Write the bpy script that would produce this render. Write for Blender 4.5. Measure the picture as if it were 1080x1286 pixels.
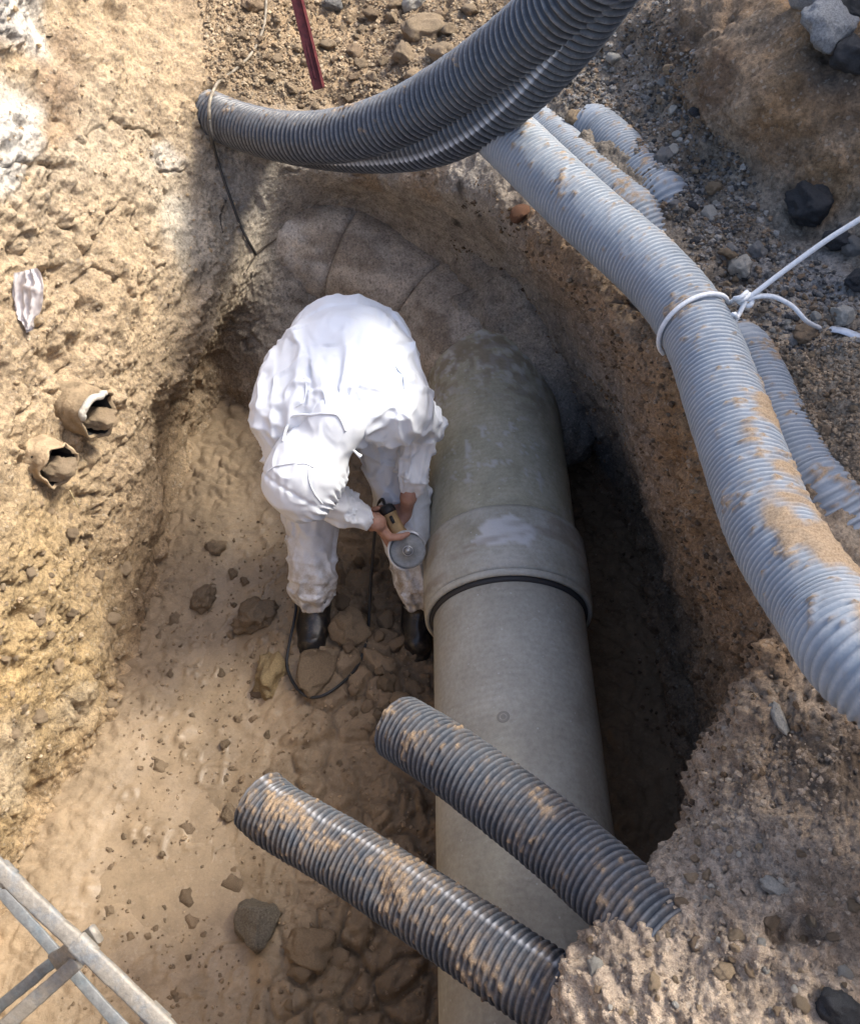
import bpy, math, random
import numpy as np
from mathutils import Vector, Matrix

for o in list(bpy.data.objects):
    bpy.data.objects.remove(o)
scene = bpy.context.scene
COL = scene.collection
random.seed(7)
R = math.radians

# ------------------------------------------------------------------ camera
CAM_H, PITCH, FPX = 3.2, 52.0, 1114.0           # focal length in photograph pixels (1080 x 1286)
cam_data = bpy.data.cameras.new('camera')
cam = bpy.data.objects.new('camera', cam_data)
COL.objects.link(cam)
cam.location = (0, 0, CAM_H)
cam.rotation_euler = (R(90 - PITCH), 0, 0)
cam_data.sensor_fit = 'VERTICAL'
cam_data.angle = 2 * math.atan(643.0 / FPX)
cam_data.clip_start, cam_data.clip_end = 0.05, 500
scene.camera = cam
scene.render.resolution_x, scene.render.resolution_y = 859, 1024

# ------------------------------------------------------------------ sky, sun, exposure
SUN_EL, SUN_AZ = 50.0, 70.0                       # azimuth counted from +y towards +x
world = bpy.data.worlds.new('World'); scene.world = world; world.use_nodes = True
wn = world.node_tree
bg = wn.nodes['Background']
sky = wn.nodes.new('ShaderNodeTexSky'); sky.sky_type = 'NISHITA'; sky.sun_disc = False
sky.sun_elevation = R(SUN_EL); sky.sun_rotation = R(SUN_AZ)
sky.air_density = 0.8; sky.dust_density = 4.5; sky.ozone_density = 1.6
wn.links.new(sky.outputs[0], bg.inputs[0]); bg.inputs[1].default_value = 0.15
sun_d = bpy.data.lights.new('sun', 'SUN'); sun_d.energy = 2.0; sun_d.angle = R(14); sun_d.color = (1.0, 0.965, 0.87)
sun = bpy.data.objects.new('sun', sun_d); COL.objects.link(sun)
sd = Vector((math.sin(R(SUN_AZ)) * math.cos(R(SUN_EL)), math.cos(R(SUN_AZ)) * math.cos(R(SUN_EL)), math.sin(R(SUN_EL))))
sun.rotation_euler = sd.to_track_quat('Z', 'Y').to_euler(); sun.location = sd * 12
vs = scene.view_settings
vs.view_transform = 'Standard'; vs.look = 'None'; vs.exposure = 1.46; vs.gamma = 1.0; vs.use_curve_mapping = False
scene.cycles.max_bounces = 6; scene.cycles.diffuse_bounces = 4; scene.cycles.glossy_bounces = 2
scene.cycles.use_denoising = True

# ------------------------------------------------------------------ helpers
_c, _s = math.cos(R(PITCH)), math.sin(R(PITCH))
def at(px, py, depth=None, z=None, x=None, y=None):
    """a point of the place met along a sight line, at a given distance or height"""
    u, v = (px - 540) / FPX, (643 - py) / FPX
    d = np.array([u, _c + v * _s, -_s + v * _c])
    if z is not None: t = (z - CAM_H) / d[2]
    elif x is not None: t = x / d[0]
    elif y is not None: t = y / d[1]
    else: t = depth
    return np.array([0, 0, CAM_H]) + d * t
def project(P):
    P = np.asarray(P, float); q = P - np.array([0, 0, CAM_H])
    dep = q[..., 1] * _c - q[..., 2] * _s
    up = q[..., 1] * _s + q[..., 2] * _c
    return 540 + FPX * q[..., 0] / dep, 643 - FPX * up / dep, dep

def _hash(ix, iy, iz, seed):
    h = (ix.astype(np.int64) * 374761393 + iy.astype(np.int64) * 668265263 + iz.astype(np.int64) * 2147483647 + seed * 1274126177) & 0xffffffff
    h = ((h ^ (h >> 13)) * 1274126177) & 0xffffffff
    h = ((h ^ (h >> 16)) * 2246822519) & 0xffffffff
    return (h ^ (h >> 15)) & 0xffffffff
def vnoise(P, seed=0):
    """value noise, -1..1"""
    P = np.asarray(P, float); i = np.floor(P).astype(np.int64); f = P - i
    f = f * f * f * (f * (f * 6 - 15) + 10)
    out = 0
    for dx in (0, 1):
        wx = f[:, 0] if dx else 1 - f[:, 0]
        for dy in (0, 1):
            wy = f[:, 1] if dy else 1 - f[:, 1]
            for dz in (0, 1):
                wz = f[:, 2] if dz else 1 - f[:, 2]
                out = out + wx * wy * wz * _hash(i[:, 0] + dx, i[:, 1] + dy, i[:, 2] + dz, seed)
    return out / 2147483647.5 - 1
def fbm(P, octaves=4, seed=0, gain=.5):
    P = np.asarray(P, float); a, s, tot = 1., 0, 0
    for k in range(octaves):
        s = s + a * vnoise(P * 2.03 ** k + 17.3 * k, seed + k); tot += a; a *= gain
    return s / tot
def worley(P, seed=0):
    """distance to the nearest scattered point and that cell's random number"""
    P = np.asarray(P, float); b = np.floor(P - .5).astype(np.int64)
    best = np.full(len(P), 9.); rid = np.zeros(len(P))
    for dx in (0, 1):
        for dy in (0, 1):
            for dz in (0, 1):
                cx, cy, cz = b[:, 0] + dx, b[:, 1] + dy, b[:, 2] + dz
                h = _hash(cx, cy, cz, seed)
                q = np.stack([cx + .2 + .6 * (h & 1023) / 1023., cy + .2 + .6 * ((h >> 10) & 1023) / 1023., cz + .2 + .6 * ((h >> 20) & 1023) / 1023.], 1)
                d = ((P - q) ** 2).sum(1); m = d < best
                best = np.where(m, d, best); rid = np.where(m, (h >> 7) % 997 / 997., rid)
    return np.sqrt(best), rid
def worley2(P, seed=0):
    """nearest and second nearest scattered point in the plane, with the cell's random number"""
    P = np.asarray(P, float); b = np.floor(P).astype(np.int64); f1 = np.full(len(P), 9.); f2 = f1.copy(); rid = np.zeros(len(P))
    for dx in (-1, 0, 1):
        for dy in (-1, 0, 1):
            cx, cy = b[:, 0] + dx, b[:, 1] + dy; h = _hash(cx, cy, cx * 0, seed)
            d = np.hypot(P[:, 0] - cx - (h & 1023) / 1023., P[:, 1] - cy - ((h >> 10) & 1023) / 1023.); m = d < f1
            f2 = np.where(m, f1, np.minimum(f2, d)); rid = np.where(m, (h >> 7) % 997 / 997., rid); f1 = np.where(m, d, f1)
    return f1, f2, rid
def sstep(a, b, x):
    t = np.clip((x - a) / (b - a), 0, 1); return t * t * (3 - 2 * t)

def make_mesh(name, V, F, mat=None, parent=None, smooth=True, link=True, attrs=None):
    V = np.ascontiguousarray(V, dtype=np.float32); me = bpy.data.meshes.new(name)
    if isinstance(F, np.ndarray):
        nf, k = F.shape
        me.vertices.add(len(V)); me.vertices.foreach_set('co', V.ravel())
        me.loops.add(nf * k); me.loops.foreach_set('vertex_index', np.ascontiguousarray(F, dtype=np.int32).ravel())
        me.polygons.add(nf); me.polygons.foreach_set('loop_start', np.arange(0, nf * k, k, dtype=np.int32))
        me.polygons.foreach_set('loop_total', np.full(nf, k, dtype=np.int32))
        me.update(calc_edges=True); me.validate()
    else:
        me.from_pydata([tuple(v) for v in V.tolist()], [], F); me.update()
    me.polygons.foreach_set('use_smooth', np.full(len(me.polygons), bool(smooth)))
    for an, arr in (attrs or {}).items():
        if np.ndim(arr) == 2:
            a = me.attributes.new(an, 'FLOAT_COLOR', 'POINT')
            a.data.foreach_set('color', np.concatenate([arr, np.ones((len(arr), 1))], 1).astype(np.float32).ravel())
        else:
            a = me.attributes.new(an, 'FLOAT', 'POINT'); a.data.foreach_set('value', np.asarray(arr, dtype=np.float32))
    if mat: me.materials.append(mat)
    if not link: return me
    return new_obj(name, me, parent)
def new_obj(name, me, parent=None):
    o = bpy.data.objects.new(name, me); COL.objects.link(o)
    if parent is not None: o.parent = parent
    return o
def empty(name, loc=(0, 0, 0)):
    o = bpy.data.objects.new(name, None); COL.objects.link(o); o.location = loc; o.empty_display_size = .1
    return o
def tag(o, label=None, cat=None, group=None, kind=None):
    if label: o['label'] = label
    if cat: o['category'] = cat
    if group: o['group'] = group
    if kind: o['kind'] = kind
    return o
def under(o, root):
    """child keeps its world place"""
    bpy.context.view_layer.update()
    o.parent = root; o.matrix_parent_inverse = Matrix.Translation(-Vector(root.location)); return o

def spline(pts, n, closed=False):
    """Catmull-Rom through pts, n samples even in arc length; extra columns (radius...) ride along"""
    P = np.asarray(pts, float)
    if closed: Q = np.concatenate([P[-1:], P, P[:2]])
    else: Q = np.concatenate([2 * P[:1] - P[1:2], P, 2 * P[-1:] - P[-2:-1]])
    out = []
    for i in range(1, len(Q) - 2):
        t = np.linspace(0, 1, 40, endpoint=False)[:, None]
        a, b, c, d = Q[i - 1], Q[i], Q[i + 1], Q[i + 2]
        out.append(.5 * (2 * b + (c - a) * t + (2 * a - 5 * b + 4 * c - d) * t ** 2 + (3 * b - a - 3 * c + d) * t ** 3))
    out.append(Q[-2][None]); D = np.concatenate(out)
    s = np.concatenate([[0], np.cumsum(np.linalg.norm(np.diff(D[:, :3], axis=0), axis=1))])
    t = np.linspace(0, s[-1], n)
    return np.stack([np.interp(t, s, D[:, k]) for k in range(D.shape[1])], 1), s[-1]
def frames(C):
    T = np.gradient(C[:, :3], axis=0); T /= np.linalg.norm(T, axis=1)[:, None] + 1e-12
    N = np.zeros_like(T); up = np.array([0, 0, 1.])
    if abs(T[0] @ up) > .9: up = np.array([0, 1., 0])
    n = up - T[0] * (T[0] @ up); N[0] = n / np.linalg.norm(n)
    for i in range(1, len(T)):
        n = N[i - 1] - T[i] * (N[i - 1] @ T[i]); N[i] = n / np.linalg.norm(n)
    return T, N, np.cross(T, N)
def ring_faces(n, k, cap0=False, cap1=False):
    i = np.arange(n - 1)[:, None]; j = np.arange(k)[None, :]; j2 = (j + 1) % k
    return np.stack([i * k + j, i * k + j2, (i + 1) * k + j2, (i + 1) * k + j], 2).reshape(-1, 4)
def tube(name, pts, r, k=10, n=60, mat=None, parent=None, closed=False):
    P = np.asarray(pts, float)
    if np.ndim(r) == 0: P = np.concatenate([P[:, :3], np.full((len(P), 1), r)], 1)
    else: P = np.concatenate([P[:, :3], np.asarray(r)[:, None]], 1)
    C, L = spline(P, n)
    T, N, B = frames(C)
    th = np.linspace(0, 2 * np.pi, k, endpoint=False)
    V = C[:, None, :3] + C[:, None, 3:4] * (np.cos(th)[None, :, None] * N[:, None] + np.sin(th)[None, :, None] * B[:, None])
    V = np.concatenate([V.reshape(-1, 3), C[:1, :3], C[-1:, :3]]); m = n * k
    F = [tuple(f) for f in ring_faces(n, k).tolist()]
    F += [(m, (j + 1) % k, j) for j in range(k)] + [(m + 1, (n - 1) * k + j, (n - 1) * k + (j + 1) % k) for j in range(k)]
    return make_mesh(name, V, F, mat, parent)

# ------------------------------------------------------------------ materials
MATS = {}
def nodes_of(name, rough=.8, color=(.5, .5, .5), metallic=0, spec=.4):
    m = bpy.data.materials.new(name); m.use_nodes = True; nt = m.node_tree
    b = nt.nodes['Principled BSDF']; b.inputs['Base Color'].default_value = (*color, 1)
    b.inputs['Roughness'].default_value = rough; b.inputs['Metallic'].default_value = metallic
    b.inputs['Specular IOR Level'].default_value = spec
    MATS[name] = m; return m, nt, b
def N_(nt, t, **kw):
    n = nt.nodes.new(t)
    for k, v in kw.items(): setattr(n, k, v)
    return n
def noise_node(nt, scale, detail=6, rough=.6, coord='Object', dist=0):
    tc = nt.nodes.get('tc') or N_(nt, 'ShaderNodeTexCoord', name='tc')
    n = N_(nt, 'ShaderNodeTexNoise'); n.inputs['Scale'].default_value = scale; n.inputs['Detail'].default_value = detail
    n.inputs['Roughness'].default_value = rough; n.inputs['Distortion'].default_value = dist
    nt.links.new(tc.outputs[coord], n.inputs['Vector']); return n
def ramp(nt, src, stops):
    r = N_(nt, 'ShaderNodeValToRGB'); els = r.color_ramp.elements
    while len(els) < len(stops): els.new(.5)
    for e, (p, c) in zip(els, stops):
        e.position = p; e.color = (*c, 1) if np.ndim(c) else (c, c, c, 1)
    nt.links.new(src, r.inputs[0]); return r
def mix(nt, fac, a, b, mode='MIX'):
    m = N_(nt, 'ShaderNodeMix', data_type='RGBA', blend_type=mode)
    for s, v in ((m.inputs[0], fac), (m.inputs[6], a), (m.inputs[7], b)):
        if hasattr(v, 'links') or hasattr(v, 'is_linked'): nt.links.new(v, s)
        elif np.ndim(v): s.default_value = (*v, 1)
        else: s.default_value = v
    return m.outputs[2]
def bump(nt, b, src, strength=.4, dist=.01, prev=None):
    n = N_(nt, 'ShaderNodeBump'); n.inputs['Strength'].default_value = strength; n.inputs['Distance'].default_value = dist
    nt.links.new(src, n.inputs['Height'])
    if prev is not None: nt.links.new(prev.outputs[0], n.inputs['Normal'])
    nt.links.new(n.outputs[0], b.inputs['Normal']); return n
def attr_node(nt, name):
    return N_(nt, 'ShaderNodeAttribute', attribute_name=name)

def soil_material(name='soil', k=1.):
    m, nt, b = nodes_of(name, .92, spec=.25)
    at_ = attr_node(nt, 'Col')
    n1 = noise_node(nt, 14, 8, .65); n2 = noise_node(nt, 90, 5, .7); n3 = noise_node(nt, 300, 3, .7)
    r1 = ramp(nt, n1.outputs[0], [(.3, (.62, .60, .58)), (.5, (1, 1, 1)), (.72, (1.28, 1.25, 1.2))])
    c = mix(nt, .35 + .65 * k, at_.outputs[0], r1.outputs[0], 'MULTIPLY')
    r2 = ramp(nt, n2.outputs[0], [(.32, (.56, .54, .52)), (.5, (1, 1, 1)), (.68, (1.36, 1.34, 1.30))])
    c = mix(nt, .85 * k, c, r2.outputs[0], 'MULTIPLY')
    r3 = ramp(nt, n3.outputs[0], [(.32, (.70, .69, .68)), (.5, (1, 1, 1)), (.68, (1.25, 1.24, 1.22))]); c = mix(nt, .8 * k, c, r3.outputs[0], 'MULTIPLY')
    # pale and dark grains
    v = N_(nt, 'ShaderNodeTexVoronoi'); v.inputs['Scale'].default_value = 120
    nt.links.new(nt.nodes['tc'].outputs['Object'], v.inputs['Vector'])
    sp = N_(nt, 'ShaderNodeSeparateColor'); nt.links.new(v.outputs['Color'], sp.inputs[0])
    g1 = ramp(nt, sp.outputs[0], [(.93, 0.), (.96, 1.)]); g2 = ramp(nt, sp.outputs[1], [(.88, 0.), (.94, 1.)])
    lum = mix(nt, .22 * k, c, (.62, .57, .48)); c = mix(nt, g1.outputs[0], c, lum)
    drk = mix(nt, .35 * k, c, (.06, .05, .045)); c = mix(nt, g2.outputs[0], c, drk)
    nt.links.new(c, b.inputs['Base Color'])
    wet = attr_node(nt, 'wet')
    b1 = bump(nt, b, n2.outputs[0], .8, .017)
    b2 = bump(nt, b, n3.outputs[0], .6, .006, b1)
    b3 = bump(nt, b, v.outputs['Distance'], -.35, .006, b2)
    for bn, hi in ((b1, .8), (b2, .6), (b3, -.35)):               # wet mud is smeared smooth
        q = N_(nt, 'ShaderNodeMapRange'); q.inputs[3].default_value = hi; q.inputs[4].default_value = hi * .12; nt.links.new(wet.outputs['Fac'], q.inputs[0]); nt.links.new(q.outputs[0], bn.inputs['Strength'])
    rr = N_(nt, 'ShaderNodeMapRange'); rr.inputs[3].default_value = .95; rr.inputs[4].default_value = .32
    nt.links.new(wet.outputs['Fac'], rr.inputs[0]); nt.links.new(rr.outputs[0], b.inputs['Roughness'])
    return m
SOIL = soil_material(); WETMUD = soil_material('wet_mud', .25)
# ------------------------------------------------------------------ the excavation
TAN = (.44, .335, .217); OCH = (.39, .285, .155); PALE = (.47, .385, .28); CHALK = (.62, .585, .525); GREY = (.38, .34, .29)
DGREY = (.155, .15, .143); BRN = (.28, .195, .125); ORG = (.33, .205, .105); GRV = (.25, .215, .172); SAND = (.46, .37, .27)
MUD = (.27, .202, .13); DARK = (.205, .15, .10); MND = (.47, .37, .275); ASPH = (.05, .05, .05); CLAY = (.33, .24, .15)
# one profile per station round the pit: under the floor, foot, low wall, mid wall, edge, ledge, bank foot, bank top, street, far street
ST = [
 # near left
 [(-1.0,.30,-.25),(-1.30,.15,-.02),(-1.36,.10,.40),(-1.40,.05,.85),(-1.45,.0,1.25),(-1.5,-.05,1.5),(-1.55,-.1,1.8),(-1.65,-.2,2.05),(-3,-1.2,2.1),(-14,-9,2.1)],
 # left
 [(-1.0,.95,-.25),(-1.38,.95,-.02),(-1.40,.93,.35),(-1.44,.92,.8),(-1.48,.92,1.2),(-1.52,.92,1.5),(-1.58,.92,1.8),(-1.68,.9,2.05),(-3,.9,2.1),(-14,1,2.1)],
 [(-.9,1.5,-.25),(-1.20,1.52,-.02),(-1.26,1.55,.35),(-1.34,1.58,.8),(-1.40,1.6,1.2),(-1.46,1.62,1.5),(-1.54,1.64,1.8),(-1.66,1.66,2.05),(-3,1.8,2.1),(-14,3,2.1)],
 [(-.8,2.1,-.25),(-1.13,2.15,-.02),(-1.16,2.2,.35),(-1.24,2.25,.8),(-1.33,2.3,1.2),(-1.40,2.33,1.5),(-1.5,2.36,1.8),(-1.64,2.4,2.05),(-3,2.8,2.1),(-14,6,2.1)],
 [(-.8,2.6,-.25),(-1.14,2.72,-.02),(-1.16,2.75,.28),(-1.06,2.72,.72),(-1.18,2.85,1.15),(-1.27,2.95,1.5),(-1.38,3.05,1.8),(-1.55,3.15,2.05),(-3,4.0,2.1),(-13,11,2.1)],
 # back left corner
 [(-.7,3.0,-.25),(-1.02,3.18,-.02),(-1.04,3.25,.30),(-.90,3.20,.74),(-.99,3.32,1.10),(-1.06,3.46,1.38),(-1.22,3.72,1.70),(-1.42,4.0,2.0),(-2.6,5.4,2.1),(-9,14,2.1)],
 # back
 [(-.5,2.6,-.25),(-.69,2.97,-.02),(-.70,3.27,.36),(-.69,3.49,.78),(-.67,3.54,1.12),(-.72,3.82,1.30),(-.80,4.25,1.52),(-.95,4.9,1.95),(-1.4,6.5,2.1),(-5,15,2.1)],
 [(-.2,2.8,-.25),(-.30,3.12,-.02),(-.30,3.40,.36),(-.30,3.60,.82),(-.28,3.46,1.12),(-.30,3.82,1.27),(-.26,4.45,1.48),(-.25,5.2,1.95),(-.2,7,2.1),(-1,16,2.1)],
 [(.1,2.8,-.25),(.26,3.14,-.02),(.28,3.24,.45),(.26,3.16,.90),(.16,2.98,1.30),(.30,3.34,1.44),(.42,3.95,1.56),(.55,4.9,1.95),(.9,7,2.1),(3,16,2.1)],
 [(.4,2.5,-.25),(.66,2.80,-.02),(.62,2.76,.50),(.51,2.65,.95),(.41,2.45,1.42),(.58,2.74,1.58),(.70,3.15,1.66),(1.02,3.5,2.02),(2.2,5.6,2.1),(8,14,2.1)],
 # right
 [(.5,2.2,-.25),(.88,2.30,-.02),(.84,2.22,.45),(.67,2.10,.97),(.60,2.03,1.47),(.84,2.34,1.57),(.96,2.56,1.65),(1.20,2.84,2.05),(2.8,4.0,2.1),(12,11,2.1)],
 [(.5,1.7,-.25),(.92,1.72,-.02),(.90,1.68,.45),(.76,1.60,1.0),(.70,1.55,1.50),(.96,1.80,1.57),(1.24,2.12,1.63),(1.55,2.50,2.05),(3.2,3.0,2.1),(14,6,2.1)],
 [(.5,1.1,-.25),(.92,1.1,-.02),(.92,1.1,.45),(.85,1.1,.95),(.80,1.10,1.48),(1.02,1.22,1.57),(1.32,1.36,1.62),(1.8,1.5,2.05),(3.3,1.6,2.1),(14,2,2.1)],
 [(.5,.7,-.25),(.86,.74,-.02),(.82,.74,.40),(.73,.73,.80),(.575,.67,1.22),(.74,.70,1.40),(1.0,.72,1.5),(1.55,.6,1.95),(3.2,.2,2.1),(14,-2,2.1)],
 # near
 [(.4,.25,-.25),(.66,.30,-.02),(.60,.30,.5),(.50,.31,.9),(.315,.33,1.18),(.50,.30,1.36),(.8,.2,1.45),(1.25,-.1,1.85),(2.8,-1.5,2.1),(12,-8,2.1)],
 [(.2,-.1,-.25),(.36,-.2,-.02),(.34,-.2,.5),(.3,-.18,.9),(.24,-.1,1.2),(.32,-.3,1.38),(.5,-.55,1.5),(.7,-.9,1.95),(1.4,-2.4,2.1),(5,-13,2.1)],
 [(-.4,-.1,-.25),(-.5,-.32,-.02),(-.5,-.36,.4),(-.5,-.4,.85),(-.5,-.43,1.25),(-.5,-.46,1.5),(-.5,-.5,1.8),(-.5,-.6,2.05),(-.7,-2,2.1),(-3,-13,2.1)],
]
CO = [
 [MUD,MUD,TAN,TAN,TAN,TAN,TAN,PALE,ASPH,ASPH],
 [MUD,CLAY,OCH,OCH,TAN,TAN,PALE,PALE,ASPH,ASPH],
 [MUD,CLAY,OCH,OCH,TAN,TAN,PALE,PALE,ASPH,ASPH],
 [MUD,CLAY,CLAY,TAN,TAN,TAN,PALE,PALE,ASPH,ASPH],
 [MUD,MUD,CLAY,TAN,TAN,PALE,TAN,PALE,ASPH,ASPH],
 [MUD,MUD,DARK,PALE,PALE,TAN,TAN,TAN,ASPH,ASPH],
 [MUD,DARK,GREY,GREY,GREY,CLAY,CLAY,TAN,ASPH,ASPH],
 [MUD,DARK,GREY,GREY,GREY,CLAY,CLAY,TAN,ASPH,ASPH],
 [MUD,DARK,GREY,GREY,GREY,GRV,CLAY,TAN,ASPH,ASPH],
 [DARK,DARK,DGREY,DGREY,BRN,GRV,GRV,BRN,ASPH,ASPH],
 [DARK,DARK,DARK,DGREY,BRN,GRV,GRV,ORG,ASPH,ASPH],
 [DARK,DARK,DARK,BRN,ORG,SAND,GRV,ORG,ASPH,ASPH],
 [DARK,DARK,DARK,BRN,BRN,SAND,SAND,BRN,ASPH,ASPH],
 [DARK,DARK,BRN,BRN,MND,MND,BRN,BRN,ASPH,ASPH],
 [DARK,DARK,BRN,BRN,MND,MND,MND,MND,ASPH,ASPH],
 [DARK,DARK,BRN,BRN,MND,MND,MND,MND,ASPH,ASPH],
 [MUD,MUD,TAN,TAN,TAN,TAN,TAN,PALE,ASPH,ASPH],
]
# how rough the face is: 1 crumbling soil, small for mortar and fill
RO = [[.7]*10, [1.]*10, [1.]*10, [1.]*10, [1.]*10, [.8,.8,.9,.6,.6,.8,1,1,.4,.4], [.5,.5,.4,.25,.3,.8,1,1,.4,.4], [.5,.5,.35,.25,.3,.8,1,1,.4,.4],
      [.5,.5,.35,.3,.35,.8,1,1,.4,.4], [.6,.6,.6,.4,.6,.8,.9,1,.4,.4], [.7,.7,.8,.6,.8,.8,.9,1,.4,.4], [1.1]*10, [1.2]*10, [.9,.9,.9,.9,.95,1.2,1.2,1,.5,.5], [.9,.9,.9,.9,.95,1.2,1.2,1,.5,.5], [.9]*10, [.8]*10]
SEGV = [10, 34, 66, 70, 64, 62, 60, 34, 10]
G = np.array(ST, float)
def loft(ctrl, nu, smooth_u=True):
    """nu[i] samples between stations (closed), SEGV between profile points"""
    ns, npf = ctrl.shape[:2]
    def cr(a, b, c, d, t): return .5 * (2*b + (c-a)*t + (2*a-5*b+4*c-d)*t**2 + (3*b-a-3*c+d)*t**3)
    rows = []
    for i in range(ns):
        t = np.linspace(0, 1, nu[i], endpoint=False)[:, None, None]
        rows.append(cr(ctrl[i-1], ctrl[i], ctrl[(i+1) % ns], ctrl[(i+2) % ns], t))
    U = np.concatenate(rows); out = []
    Pd = np.concatenate([2*U[:, :1]-U[:, 1:2], U, 2*U[:, -1:]-U[:, -2:-1]], 1)
    for j in range(1, npf):
        t = np.linspace(0, 1, SEGV[j-1], endpoint=False)[None, :, None]
        out.append(cr(Pd[:, j-1:j], Pd[:, j:j+1], Pd[:, j+1:j+2], Pd[:, j+2:j+3], t))
    out.append(U[:, -1:]); return np.concatenate(out, 1)
ns = len(ST)
NU = []
for i in range(ns):
    L = max(np.linalg.norm(G[i, k] - G[(i+1) % ns, k]) for k in (3, 4, 5))
    near = i in (15, 16)
    NU.append(max(8, int(L / (.03 if near else .012 if i == 0 else .0070))))
W = loft(G, NU)
nU, nV = W.shape[:2]
du = np.roll(W, -1, 0) - np.roll(W, 1, 0); dv = np.gradient(W, axis=1)
NR = np.cross(dv, du); NR /= np.linalg.norm(NR, axis=2)[..., None] + 1e-9
P = W.reshape(-1, 3); NR = NR.reshape(-1, 3)
mid = NR.reshape(nU, nV, 3)[NU[0] + NU[1] // 2, sum(SEGV[:3])]
if mid[0] < 0: NR = -NR                                  # the left wall must face the pit
def lerp_loft(ctrl):
    c = np.array(ctrl, float)
    if c.ndim == 2: c = c[..., None]
    rows = []
    for i in range(ns):
        t = np.linspace(0, 1, NU[i], endpoint=False)[:, None, None]; rows.append(c[i] * (1-t) + c[(i+1) % ns] * t)
    U = np.concatenate(rows); out = []
    for j in range(1, c.shape[1]):
        t = np.linspace(0, 1, SEGV[j-1], endpoint=False)[None, :, None]; out.append(U[:, j-1:j] * (1-t) + U[:, j:j+1] * t)
    out.append(U[:, -1:]); return np.concatenate(out, 1).reshape(-1, c.shape[2])
RGH = lerp_loft(RO)[:, 0]
far = sstep(2.6, 4.5, np.hypot(P[:, 0], P[:, 1] - 1.6))   # beyond the dig the street is flat
w1 = fbm(P * 2.6, 3, 11)
Pw = P + .03 * np.stack([vnoise(P * 7, 21), vnoise(P * 7, 22), vnoise(P * 7, 23)], 1)
bil = 1 - np.abs(fbm(Pw * 8, 3, 31)) * 2.4
c1, id1 = worley(Pw * np.array([17, 17, 20]), 3)
c2, id2 = worley(P * 42, 5)
c3, id3 = worley(P * 88, 9)
patch = sstep(-.25, .35, fbm(P * 3.3, 3, 77))             # some stretches crumble, others are cut smooth
gou = fbm(Pw * np.array([8, 8, 1.6]), 3, 111)              # streaks left by the digger's teeth
D = (.070 * w1 + .018 * bil * (.3 + .7 * patch) + .024 * gou * (.3 + .7 * (1 - patch))
     + .040 * np.clip(.62 - c1, 0, 1) * (id1 > .55) * patch
     + .034 * np.clip(.60 - c2, 0, 1) * (id2 > .3) * (.30 + .70 * patch)
     + .013 * np.clip(.60 - c3, 0, 1) + .022 * fbm(P * 20, 5, 51, .6))
D -= .060 * sstep(.22, .55, fbm(P * 5.5, 3, 91)) * patch   # pits and hollows
D -= .030 * sstep(.06, .0, np.abs(fbm(P * np.array([3.5, 3.5, 5]), 4, 123))) * sstep(-.1, .2, fbm(P * 2.2, 2, 125))   # cracks
D = D * (.18 + .82 * RGH) * (1 - far) + .006 * far * w1
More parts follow.
